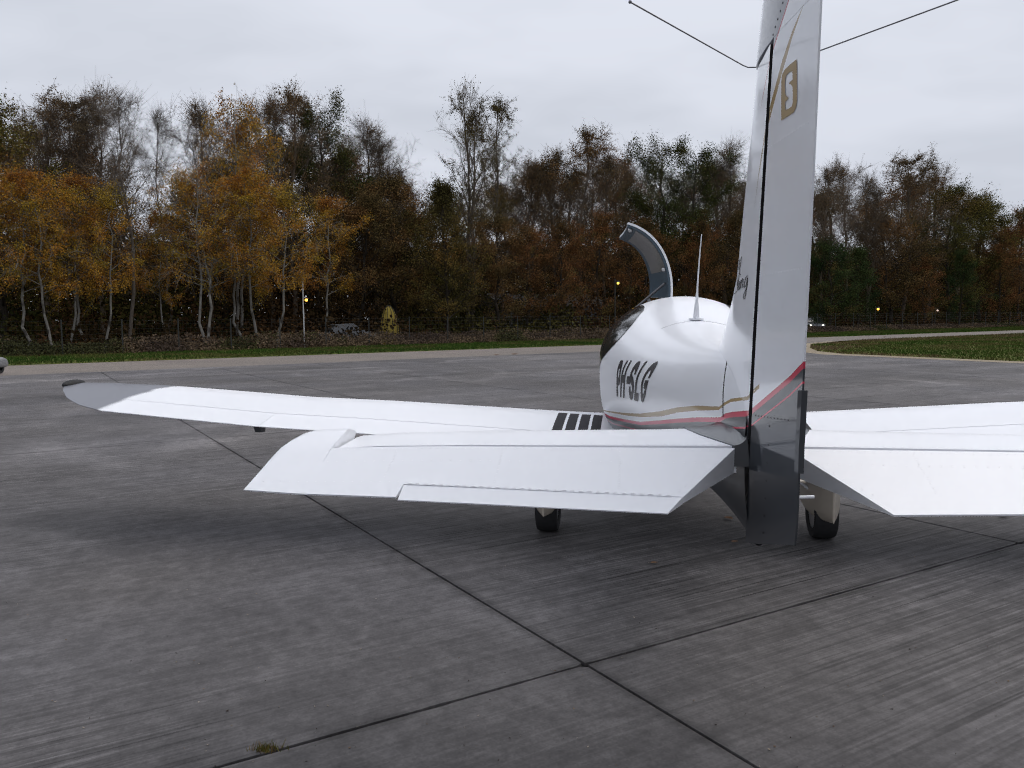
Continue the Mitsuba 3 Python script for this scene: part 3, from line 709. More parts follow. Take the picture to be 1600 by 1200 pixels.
def conc(p, n, uv):
    u = p.x * float(SA[0]) + p.y * float(SA[1]); v = p.x * float(SB[0]) + p.y * float(SB[1])
    big = mikit.fbm(u * .35 + 3, v * .35, 0, 4); mid = mikit.fbm(u * 1.3, v * 1.3 + 7, 3, 4); fine = mikit.fbm(p.x * 14, p.y * 14, 1, 3); grit = mikit.noise(p.x * 130, p.y * 130, 2)
    br = mikit.fbm(u * 1.3, v * 60, 5, 3); br2 = mikit.noise(u * .7 + 9, v * 17, 8)
    amt = sst(.35, .65, mikit.fbm(u * .5 + 2, v * .4 + 5, 9, 3))
    mott = mikit.fbm(p.x * 4.5, p.y * 4.5, 8, 4); g2 = mikit.noise(p.x * 48, p.y * 48, 2)
    a = .073 * (.34 + .70 * big + .40 * mid + .30 * mott) * (.72 + .56 * fine) * (.78 + .26 * grit + .18 * g2)
    br3 = mikit.noise(u * 1.1 + 4, v * 52 + 2, 5); br4 = mikit.noise(u * 2.2 + 4, v * 110 + 2, 6)
    line = sst(.82, .93, br3) - .9 * sst(.80, .92, mikit.noise(u * .9 + 14, v * 46 + 7, 9))
    amt = amt * sst(.30, .62, mikit.fbm(u * .22 + 8, v * .3 + 1, 4, 3)); amt = .22 + .78 * dr.maximum(amt, .85 * sst(-.6, 1.6, u - float(SX @ SA) + .3 * (v - float(SX @ SB))) * sst(.25, .55, mikit.fbm(u * .3 + 1, v * .5 + 3, 7, 3)))
    a = a * (1 + .75 * amt * (br - .5) + .10 * amt * (br2 - .5) + .9 * amt * (br4 - .5) + .45 * amt * line)
    pale = sst(.60, .74, mikit.fbm(p.x * .9 + 31, p.y * .9, 4, 4)) * sst(.45, .6, mikit.fbm(p.x * .25, p.y * .25 + 3, 6, 2))
    a = a * (1 + .28 * pale)
    # scuffs left by turning wheels
    sc = mi.Float(0)
    for cx, cy, r, wd, st in ((-9, 24, 6.2, .35, .30), (-8.3, 25, 8.0, .30, .28), (-2, 27, 5.0, .3, .26), (1.0, 17, 9.5, .45, .28), (-12, 15, 7.5, .4, .16), (4, 30, 7, .35, .26), (-20, 30, 9, .4, .3), (10, 14, 8, .4, .18), (-4.6, 4.2, 2.2, .22, .30), (-4.2, 4.4, 1.5, .2, .16)):
        d = dr.abs(dr.sqrt((p.x - cx) ** 2 + (p.y - cy) ** 2) - r)
        sc = sc + st * (1 - sst(0.0, wd, d)) * sst(.35, .6, mikit.fbm(p.x * .5 + cx, p.y * .5, 2, 2))
    lane = mikit.fbm(u * .12, v * 1.1, 11, 3)
    far = sst(7.0, 16.0, p.y)
    a = a * (1 + sc) * (1 + far * .8 * (lane - .5))
    # wear and dirt along the joints
    cu = (u - float(SX @ SA)) / 3.795; cv = (v - float(SX @ SB)) / 9.0
    ju = dr.abs(cu - dr.round(cu)) * 3.795; jv = dr.abs(cv - dr.round(cv)) * 9.0
    j = dr.minimum(ju, jv) + .02 * (fine - .5)
    a = a * (1 - .34 * (1 - sst(.01, .07, j)) * sst(.3, .6, mikit.fbm(p.x * 2, p.y * 2, 5, 2)))
    t = .94 + .12 * mikit.cell_rand(dr.floor(cu), dr.floor(cv), 3)
    a = a * t
    warm = mikit.noise(p.x * .8, p.y * .8, 7)
    return mi.Color3f(a * (1.0 + .05 * warm), a * (.965 + .025 * warm), a * (1.02 - .03 * warm))


def conc_h(p, n, uv):
    u = p.x * float(SA[0]) + p.y * float(SA[1]); v = p.x * float(SB[0]) + p.y * float(SB[1])
    return .0030 * mikit.fbm(u * 1.1, v * 42, 5, 2) + .0016 * mikit.noise(p.x * 90, p.y * 90, 2)


scene['concrete'] = {'type': 'twosided', 'bsdf': {'type': 'bumpmap', 'scale': 1.0, 'arbitrary': mikit.proc(conc_h, 2e-3), 'bsdf': {'type': 'principled', 'base_color': mikit.proc(conc), 'roughness': .72, 'specular': .25}}}
princ('joint_fill', (.012, .011, .010), .9)
princ('gravel', mikit.proc(lambda p, n, uv: mikit.mix(mi.Color3f(.112, .099, .090), mi.Color3f(.150, .132, .119), mikit.fbm(p.x * .7, p.y * .7, 1, 4)) * (.72 + .56 * mikit.noise(p.x * 22, p.y * 22, 3))), .8, spec=.2)
princ('sandy_gravel', mikit.proc(lambda p, n, uv: mikit.mix(mi.Color3f(.16, .13, .095), mi.Color3f(.22, .19, .145), mikit.fbm(p.x * 1.7, p.y * 1.7, 1, 4)) * (.7 + .6 * mikit.noise(p.x * 25, p.y * 25, 3))), .9, spec=.1)
princ('turf', mikit.proc(lambda p, n, uv: mikit.mix(mi.Color3f(.040, .062, .016), mi.Color3f(.085, .078, .028), mikit.fbm(p.x * .5, p.y * .5, 1, 4)) * (.7 + .6 * mikit.noise(p.x * 12, p.y * 12, 3))), .95, spec=.05)
princ('leaf_litter', mikit.proc(lambda p, n, uv: mikit.mix(mi.Color3f(.040, .026, .014), mi.Color3f(.075, .042, .020), mikit.fbm(p.x * 1.2, p.y * 1.2, 1, 4)) * (.5 + mikit.noise(p.x * 9, p.y * 9, 3))), .95, spec=.05)
sheet('terrain', sbox(-900, -300, 900, 1800), -.12, 'leaf_litter')
lawn_edge = [(17.3, 47.0), (15.4, 42.0), (14.3, 38.0), (14.2, 34.9), (17.4, 27.6), (30, 0), (36, -14)]
LAWN = Polygon(lawn_edge + [(120, -14)] + [tuple(road(150, -6.6)), tuple(road(49, -6.9))])
ROAD = Polygon([tuple(road(-90, -8)), tuple(road(34, -8)), tuple(road(50, -6.6)), tuple(road(190, -6.4)), tuple(road(190, 0)), tuple(road(-90, 0))])
sheet('gravel_road', ROAD, -.012, 'gravel')
sheet('grass_verge', Polygon([tuple(road(-90, 0)), tuple(road(190, 0)), tuple(road(190, 11)), tuple(road(-90, 11))]), -.004, 'turf')
sheet('lawn', LAWN, -.006, 'turf')
APRON = Polygon([tuple(road(-75, -8)), tuple(road(34, -8)), tuple(road(46, -7.2))] + lawn_edge + [(40, -20), (-75, -20)])
sheet('gravel_shoulder', LAWN.buffer(1.0).intersection(APRON).buffer(0), .003, 'sandy_gravel')
sheet('apron', APRON, -.020, 'joint_fill')
cells = []
for i in range(-26, 22):
    for j in range(-6, 8):
        c = SX + SA * 3.795 * i + SB * 9.0 * j
        q = Polygon([tuple(c + SA * .008 + SB * .008), tuple(c + SA * 3.787 + SB * .008), tuple(c + SA * 3.787 + SB * 8.992), tuple(c + SA * .008 + SB * 8.992)]).intersection(APRON)
        if q.is_empty or q.area < .05 or q.geom_type != 'Polygon': continue
        cells.append((np.hypot(q.centroid.x, q.centroid.y) + (0 if q.centroid.y > -6 else 60), q))
cells.sort(key=lambda t: t[0])


def slab(q, rough=False):
    if rough:
        r_ = q.exterior; L = r_.length; t = np.arange(0, L, .05); c = np.array([r_.interpolate(x).coords[0] for x in t])
        nz = meshkit.fbm(np.c_[c * 9, 0 * t], 3, 5) - .5; chip = np.clip(meshkit.noise(np.c_[c * 3.1, 0 * t], 9) - .84, 0, 1) * .07
        ctr = np.array(q.centroid.coords[0]); d = ctr - c; d /= np.linalg.norm(d, axis=1, keepdims=True)
        q = Polygon(c + d * (nz * .007 + .001 + chip)[:, None]).buffer(0)
        if q.geom_type != 'Polygon': q = max(q.geoms, key=lambda k_: k_.area)
    m = trimesh.creation.extrude_polygon(q, .018, engine='earcut'); m.apply_translation((0, 0, -.018)); return tm(m)


for k, (_, q) in enumerate(cells[:260]):
    add('apron__slab' + ('' if k == 0 else f'_{k:03d}'), slab(q, k < 14), 'concrete', smooth=False, local=False)
if len(cells) > 260:
    add('apron__far_slabs', join(*[slab(q) for _, q in cells[260:]]), 'concrete', smooth=False, local=False); labels['apron__far_slabs'] = {'kind': 'stuff', 'label': 'far concrete slabs of the apron'}

# ------------------------------------------------------------------ leaves, grass and undergrowth as many small faces
scene['foliage'] = {'type': 'twosided', 'bsdf': {'type': 'diffuse', 'reflectance': {'type': 'mesh_attribute', 'name': 'vertex_color'}}}


def leaves(pts, size, cols, rng, droop=0.0):
    n_ = len(pts); a = rng.normal(size=(n_, 3)); a[:, 2] -= droop; a /= np.linalg.norm(a, axis=1, keepdims=True)
    b = np.cross(a, rng.normal(size=(n_, 3))); b /= np.linalg.norm(b, axis=1, keepdims=True)
    s = (size * rng.uniform(.6, 1.35, n_))[:, None]
    V = np.stack([pts - a * s * .5, pts + b * s * .32, pts + a * s * .5, pts - b * s * .32], 1).reshape(-1, 3)
    i = np.arange(n_)[:, None] * 4
    return V, np.vstack([i + [0, 1, 2], i + [0, 2, 3]]), np.repeat(cols, 4, 0)


def palette(n_, cs, rng, var=.35, key=None):
    cs = np.asarray(cs, float); k = rng.integers(0, len(cs), n_) if key is None else np.clip((key * len(cs)).astype(int), 0, len(cs) - 1)
    return cs[k] * rng.uniform(1 - var, 1 + var, (n_, 1))


def add_leaves(key, vfc, **more):
    v, f, c = vfc; scene[key] = mikit.ply(trimesh.Trimesh(v, f, process=False), 'foliage', smooth=False, color=c, **more)


def blades(pts, h, wd, cols, rng):
    n_ = len(pts); t = rng.uniform(0, 2 * np.pi, n_); d = np.stack([np.cos(t), np.sin(t), 0 * t], -1); hh = (h * rng.uniform(.5, 1.3, n_))[:, None]
    lean = rng.normal(size=(n_, 3)) * [.35, .35, 0]
    V = np.stack([pts - d * wd / 2, pts + d * wd / 2, pts + ([0, 0, 1] + lean) * hh], 1).reshape(-1, 3)
    return V, np.arange(3 * n_).reshape(-1, 3), np.repeat(cols, 3, 0)


rng = np.random.default_rng(4)
s, d = rng.uniform(-14, 128, 90000), rng.uniform(.05, 10.8, 90000) ** 1.0
xy = R0 + s[:, None] * RD + d[:, None] * RN
key_ = meshkit.fbm(np.c_[xy * .35, 0 * s], 3, 2)
add_leaves('verge_grass', blades(np.c_[xy, np.full(len(s), -.01)], .13, .05, palette(len(s), [(.030, .060, .012), (.038, .070, .014), (.060, .075, .020), (.085, .080, .030)], rng, .3, np.clip(key_ * 1.3 - .25 + .02 * d, 0, .999)), rng))
labels['verge_grass'] = {'label': 'strip of green grass between the gravel road and the wood', 'category': 'grass', 'kind': 'stuff'}
P_ = []
bx = LAWN.intersection(sbox(10, 12, 75, 75)); mx0, my0, mx1, my1 = bx.bounds
import shapely
q = np.c_[rng.uniform(mx0, mx1, 260000), rng.uniform(my0, my1, 260000)]; q = q[shapely.contains_xy(bx, q[:, 0], q[:, 1])]
e = shapely.distance(shapely.points(q), LAWN.exterior)
key_ = np.clip(meshkit.fbm(np.c_[q * .4, 0 * e], 3, 6) * 1.5 - .35 + .45 * np.exp(-e / 1.6), 0, .999)
add_leaves('lawn_grass', blades(np.c_[q, np.full(len(q), -.01)], .10, .045, palette(len(q), [(.040, .072, .014), (.055, .080, .018), (.085, .085, .028), (.115, .090, .042), (.12, .085, .05)], rng, .3, key_), rng))
labels['lawn_grass'] = {'label': 'patchy lawn right of the tail fin, brown along its edge', 'category': 'grass', 'kind': 'stuff'}

n_ = 100000
s, d = rng.uniform(-14, 132, n_), 9.8 + rng.gamma(2.2, 1.5, n_)
xy = R0 + s[:, None] * RD + d[:, None] * RN
hmax = (.22 + .95 * meshkit.fbm(np.c_[xy * .45, 0 * s], 3, 11)) * np.clip((d - 9.3) / 2.5, .15, 1) * np.interp(s, [-14, 55, 75, 132], [1.15, 1.1, .7, .7])
z = hmax * rng.uniform(0, 1, n_) ** .7
key_ = np.clip(meshkit.fbm(np.c_[xy * .3, 0 * s], 3, 21) * 1.6 - .3, 0, .999)
add_leaves('dry_bracken', leaves(np.c_[xy, z], .13, palette(n_, [(.070, .052, .042), (.095, .070, .050), (.125, .092, .060), (.060, .058, .026), (.040, .042, .020)], rng, .22, key_), rng))
labels['dry_bracken'] = {'label': 'low brown bracken and weeds along the fence', 'category': 'undergrowth', 'kind': 'stuff'}
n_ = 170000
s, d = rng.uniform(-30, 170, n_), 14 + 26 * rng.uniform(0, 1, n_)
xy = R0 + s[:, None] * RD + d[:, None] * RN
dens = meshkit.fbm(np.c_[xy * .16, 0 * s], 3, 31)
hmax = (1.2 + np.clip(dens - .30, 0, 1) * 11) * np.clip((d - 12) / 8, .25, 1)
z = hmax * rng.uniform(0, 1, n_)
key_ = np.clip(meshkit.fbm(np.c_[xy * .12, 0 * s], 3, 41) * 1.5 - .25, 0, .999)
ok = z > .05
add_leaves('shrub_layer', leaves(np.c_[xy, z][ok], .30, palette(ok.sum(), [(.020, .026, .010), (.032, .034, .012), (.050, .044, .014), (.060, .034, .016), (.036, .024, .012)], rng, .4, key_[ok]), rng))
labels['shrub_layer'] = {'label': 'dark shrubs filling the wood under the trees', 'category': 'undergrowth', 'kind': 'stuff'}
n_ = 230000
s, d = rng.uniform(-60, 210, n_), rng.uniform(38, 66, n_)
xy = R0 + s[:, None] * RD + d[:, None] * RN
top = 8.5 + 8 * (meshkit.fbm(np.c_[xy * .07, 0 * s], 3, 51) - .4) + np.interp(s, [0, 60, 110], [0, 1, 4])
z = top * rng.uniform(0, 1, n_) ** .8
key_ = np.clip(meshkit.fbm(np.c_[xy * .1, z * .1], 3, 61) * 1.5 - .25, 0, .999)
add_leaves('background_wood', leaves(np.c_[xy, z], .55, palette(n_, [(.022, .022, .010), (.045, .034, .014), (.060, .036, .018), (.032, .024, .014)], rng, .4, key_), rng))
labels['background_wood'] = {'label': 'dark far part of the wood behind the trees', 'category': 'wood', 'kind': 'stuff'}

# ------------------------------------------------------------------ trees
scene['pale_bark'] = {'type': 'twosided', 'bsdf': {'type': 'diffuse', 'reflectance': mikit.proc(lambda p, n, uv: mikit.mix(mi.Color3f(.20, .19, .17), mi.Color3f(.06, .055, .05), sst(.52, .72, mikit.fbm(p.x * 3, p.y * 3, p.z * 1.6, 3))))}}
scene['grey_bark'] = {'type': 'twosided', 'bsdf': {'type': 'diffuse', 'reflectance': mikit.proc(lambda p, n, uv: mi.Color3f(.115, .098, .083) * (.5 + mikit.fbm(p.x * 6, p.y * 6, p.z * 1.5, 3)))}}
scene['brown_bark'] = {'type': 'twosided', 'bsdf': {'type': 'diffuse', 'reflectance': mikit.proc(lambda p, n, uv: mi.Color3f(.11, .088, .068) * (.5 + mikit.fbm(p.x * 6, p.y * 6, p.z * 1.5, 3)))}}
scene['dark_bark'] = {'type': 'twosided', 'bsdf': {'type': 'diffuse', 'reflectance': mikit.proc(lambda p, n, uv: mi.Color3f(.040, .034, .028) * (.5 + mikit.fbm(p.x * 6, p.y * 6, p.z * 1.5, 3)))}}


def segs_mesh(P0, P1, r0, r1, k):
    P0, P1, r0, r1 = map(np.asarray, (P0, P1, r0, r1)); d = P1 - P0; d = d / (np.linalg.norm(d, axis=1, keepdims=True) + 1e-9)
    a = np.cross(d, [.31, .47, .83]); a /= np.linalg.norm(a, axis=1, keepdims=True) + 1e-9; b = np.cross(d, a)
    t = np.arange(k) * 2 * np.pi / k; ring = np.cos(t)[None, :, None] * a[:, None] + np.sin(t)[None, :, None] * b[:, None]
    V = np.concatenate([P0[:, None] + ring * r0[:, None, None], P1[:, None] + ring * r1[:, None, None]], 1).reshape(-1, 3)
    i = (np.arange(len(P0)) * 2 * k)[:, None]; j = np.arange(k); j1 = (j + 1) % k
    F = np.concatenate([np.stack([i + j, i + j1, i + k + j1], -1), np.stack([i + j, i + k + j1, i + k + j], -1)], 1).reshape(-1, 3)
    return V, F


def grow(seed, h=14., base=.3, spread=.28, npri=26, rise_=.9, nsec=7, ntw=5, r=.13, wob=.35, lean=0., prof=(.45, .25), stems=1, twig=.55, droop=0., forks=0):
    """returns (thick segments, thin segments, twig points): a trunk with limbs, branches and twigs"""
    g = np.random.default_rng(seed); big, thin, tips = [], [], []

    def poly(p, d, L, n_, bend, wv):
        pts = [p]
        for _ in range(n_):
            d = d + np.array([0, 0, bend]) / n_ + g.normal(size=3) * wv; d = d / np.linalg.norm(d); pts.append(pts[-1] + d * L / n_)
        return np.array(pts)

    for st in range(stems):
        hh = h * (1 if st == 0 else g.uniform(.8, .97)); m = 12; t = np.linspace(0, 1, m + 1)
        off = np.array([0, 0]) if st == 0 else g.normal(size=2) * .25
        ln = lean + (0 if stems == 1 else (st - (stems - 1) / 2) * .10)
        wx, wy = np.cumsum(np.r_[0, g.normal(size=m)]) * wob / m ** .5, np.cumsum(np.r_[0, g.normal(size=m)]) * wob / m ** .5
        tr = np.c_[off[0] + ln * hh * t + wx, off[1] + wy, hh * t]
        rad = r * (1 - .9 * t) ** .9 + .012
        for i in range(m): big.append((tr[i], tr[i + 1], rad[i], rad[i + 1]))
        for i in range(npri):
            u = base + (1 - base) * ((i + g.uniform(0, 1)) / npri); k = min(int(u * m), m - 1); p = tr[k] + (tr[k + 1] - tr[k]) * (u * m - k)
            v = (u - base) / (1 - base); L = spread * hh * max(.12, 1 - abs((v - prof[0]) / (prof[0] + prof[1] if v < prof[0] else 1 - prof[0] + .08)) ** 1.8) * g.uniform(.65, 1.2)
            az = i * 2.4 + g.uniform(-.6, .6); el = (rise_ + .5 * v) * g.uniform(.7, 1.2)
            dd = np.array([math.cos(az) * math.cos(el), math.sin(az) * math.cos(el), math.sin(el)])
            b1 = poly(p, dd, L, 5, .25 - droop, .13); rb = min(.45 * np.interp(u, t, rad), .05 * L ** .7)
            for j in range(5): (big if rb > .03 else thin).append((b1[j], b1[j + 1], rb * (1 - .17 * j), rb * (1 - .17 * (j + 1))))
            for q in range(nsec):
                w_ = .25 + .75 * (q + g.uniform(0, 1)) / nsec; k2 = min(int(w_ * 5), 4); p2 = b1[k2] + (b1[k2 + 1] - b1[k2]) * (w_ * 5 - k2)
                d0 = b1[k2 + 1] - b1[k2]; d0 = d0 / np.linalg.norm(d0) * .8 + g.normal(size=3) * .6; L2 = max(.3, L * .42 * (1.1 - .5 * w_)) * g.uniform(.6, 1.2)
                b2 = poly(p2, d0 / np.linalg.norm(d0), L2, 3, .2 - droop, .18); r2 = max(rb * .35, .009)
                for j in range(3): thin.append((b2[j], b2[j + 1], r2 * (1 - .25 * j), r2 * (1 - .25 * (j + 1))))
                for x in range(ntw):
                    k3 = g.integers(0, 3); p3 = b2[k3] + (b2[k3 + 1] - b2[k3]) * g.uniform(0, 1); d3 = (b2[k3 + 1] - b2[k3]); d3 = d3 / (np.linalg.norm(d3) + 1e-9) + g.normal(size=3) * .55; d3[2] -= droop
                    p4 = p3 + d3 * twig * g.uniform(.5, 1.2); thin.append((p3, p4, .008, .004)); tips.append((p3, p4, p4[2] / h))
    return big, thin, tips


PROTO = {}


def proto(name, seed, n_leaf, size, cols, zone=(0., 2.), bark='grey_bark', blob=.09, thin_out=0., tone=None, **k):
    big, thin, tips = grow(seed, **k); g = np.random.default_rng(seed + 999)
    m1 = segs_mesh(*zip(*[(a, b, c, d_) for a, b, c, d_ in big]), 7); m2 = segs_mesh(*zip(*[(a, b, c, d_) for a, b, c, d_ in thin]), 3)
    wood = {'type': 'shapegroup', 'wood': mikit.ply(trimesh.Trimesh(*join(m1, m2), process=False), bark, smooth=False)}
    A_, B_, Z = np.array([t[0] for t in tips]), np.array([t[1] for t in tips]), np.array([t[2] for t in tips])
    # leaves gather on some branches and leave others nearly bare
    cl = meshkit.fbm(A_ * .55 + seed, 2, seed); wgt = ((Z > zone[0]) & (Z < zone[1])) * np.clip((cl - .5 + .28 - thin_out) / .25, .02, 1); wgt = wgt / wgt.sum()
    i = g.choice(len(A_), n_leaf, p=wgt); p = A_[i] + (B_[i] - A_[i]) * g.uniform(0, 1.05, (n_leaf, 1)) + g.normal(size=(n_leaf, 3)) * blob
    key_ = np.clip(meshkit.fbm(p * .45, 3, seed + 5) * 1.7 - .35, 0, .999)
    v, f, c = leaves(p, size, palette(n_leaf, cols, g, .28, key_), g, .3)
    crown = {'type': 'shapegroup', 'leaves': mikit.ply(trimesh.Trimesh(v, f, process=False), 'foliage', smooth=False, color=c)}
    scene['group_wood_' + name], scene['group_leaves_' + name] = wood, crown
    PROTO[name] = ({'type': 'instance', 'group': {'type': 'ref', 'id': 'group_wood_' + name}}, {'type': 'instance', 'group': {'type': 'ref', 'id': 'group_leaves_' + name}}, float(np.percentile(np.concatenate([m2[0][:, 2], v[:, 2]]), 99.6)))


ORANGE = [(.20, .145, .022), (.29, .19, .028), (.36, .195, .03), (.32, .145, .024), (.23, .095, .022)]
OLIVE = [(.055, .055, .018), (.082, .075, .021), (.115, .09, .026), (.14, .085, .026)]
BROWN = [(.075, .056, .024), (.11, .076, .032), (.15, .088, .036), (.185, .10, .04)]
RUST = [(.075, .050, .022), (.13, .070, .028), (.175, .08, .032), (.125, .09, .032)]
SPARSE = [(.11, .082, .045), (.14, .095, .05), (.16, .10, .05), (.10, .082, .05)]
DKGRN = [(.022, .036, .015), (.030, .050, .018), (.045, .062, .021), (.08, .068, .024)]
for i in range(4):
    proto(f'birch{i}', 10 + i, 14000, .105, ORANGE, bark='pale_bark', h=11., base=.36, spread=.30, npri=24, rise_=.35, nsec=8, ntw=6, r=.085, wob=.55, prof=(.35, .35), twig=.5, droop=.22, blob=.13, thin_out=.0, stems=1 + (i == 2), lean=(.0, .07, .02, -.05)[i])
for i in range(2):
    proto(f'barebirch{i}', 20 + i, 1600, .08, SPARSE, bark='grey_bark', h=16., base=.42, spread=.24, npri=26, rise_=.85, nsec=9, ntw=9, r=.12, wob=.6, prof=(.4, .3), twig=.6)
for i in range(3):
    proto(f'bare{i}', 30 + i, 8000, .085, SPARSE, bark='brown_bark', h=16., base=.35, spread=.30, npri=30, rise_=.75, nsec=10, ntw=10, r=.15, wob=.5, twig=.65, prof=(.4, .3), stems=1 + (i == 1))
for i in range(4):
    proto(f'tall{i}', 40 + i, 15000, .095, BROWN if i % 2 else SPARSE, bark='brown_bark', h=16., base=.3, spread=.30, npri=30, rise_=.7, nsec=9, ntw=8, r=.16, wob=.5, twig=.6, prof=(.45, .3), stems=1 + (i == 3), thin_out=.08)
for i in range(4):
    proto(f'oak{i}', 50 + i, 26000, .11, BROWN if i < 2 else OLIVE, bark='dark_bark', h=12., base=.16, spread=.36, npri=28, rise_=.45, nsec=8, ntw=5, r=.17, wob=.4, prof=(.4, .35), twig=.6, blob=.2)
for i in range(2):
    proto(f'green{i}', 60 + i, 24000, .11, [(.030, .038, .012), (.042, .050, .014), (.060, .056, .018), (.075, .054, .018)], bark='dark_bark', h=14., base=.3, spread=.30, npri=26, rise_=.5, nsec=8, ntw=5, r=.18, wob=.4, prof=(.5, .4), twig=.6, blob=.2, thin_out=.1)
for i in range(3):
    proto(f'rust{i}', 70 + i, 22000, .11, RUST, bark='dark_bark', h=11., base=.14, spread=.36, npri=26, rise_=.4, nsec=8, ntw=5, r=.14, wob=.4, prof=(.35, .3), twig=.55, blob=.18)
proto('cone0', 80, 26000, .115, [(.050, .044, .016), (.075, .062, .021), (.105, .075, .024), (.135, .078, .024)], bark='dark_bark', h=11., base=.12, spread=.30, npri=44, rise_=.55, nsec=8, ntw=5, r=.14, wob=.2, prof=(.22, .3), twig=.5, blob=.15)
for i in range(2):
    proto(f'dark{i}', 90 + i, 22000, .115, DKGRN, bark='dark_bark', h=9., base=.08, spread=.40, npri=26, rise_=.4, nsec=8, ntw=5, r=.13, wob=.3, prof=(.35, .3), twig=.5, blob=.2)
proto('sparse0', 95, 11000, .10, [(.055, .046, .016), (.080, .062, .020), (.105, .075, .024)], (.45, 2.), 'grey_bark', h=17., base=.30, spread=.24, npri=30, rise_=.8, nsec=7, ntw=5, r=.17, wob=.5, prof=(.45, .35), twig=.6, stems=2, blob=.10, thin_out=.05)
proto('sparse1', 96, 10000, .10, [(.055, .046, .016), (.080, .062, .020), (.105, .075, .024)], (.5, 2.), 'grey_bark', h=16., base=.30, spread=.24, npri=28, rise_=.8, nsec=7, ntw=5, r=.16, wob=.5, prof=(.5, .35), twig=.6, blob=.10, thin_out=.05)

NAMES = {'birch': 'birch_tree', 'barebirch': 'birch_tree', 'bare': 'bare_tree', 'tall': 'broadleaf_tree', 'oak': 'broadleaf_tree', 'green': 'broadleaf_tree', 'rust': 'broadleaf_tree', 'cone': 'broadleaf_tree', 'dark': 'broadleaf_tree', 'sparse': 'broadleaf_tree'}
COUNT = {}


def plant(px, py, d, kind, label, wide=1.0, group=None):
    p = spot(px, d); wood, crown, h0 = PROTO[kind]; h = rise(px, py, p[1]); base_ = ''.join(c for c in kind if not c.isdigit()); nm = NAMES[base_]
    wide = wide * (1.25 if base_ in ('tall', 'bare', 'oak', 'green') else 1.0)
    k = COUNT.get(nm, 0); COUNT[nm] = k + 1; key = nm + ('' if k == 0 else f'_{k:03d}'); s_ = h / h0 / 1.0
    rot = (px * 37.7 + d * 11) % 360 if base_ not in ('birch',) or kind == 'birch2' else (0 if kind != 'birch2' else 0)
    m = T().translate([float(p[0]), float(p[1]), -.12]).rotate([0, 0, 1], float(rot)).scale([s_ * wide, s_ * wide, s_])
    scene[key + '__trunk'] = {**wood, 'to_world': m}; scene[key + '__crown'] = {**crown, 'to_world': m}
    labels[key] = {'label': label, 'category': 'tree'}
    if group: labels[key]['group'] = group
    return key


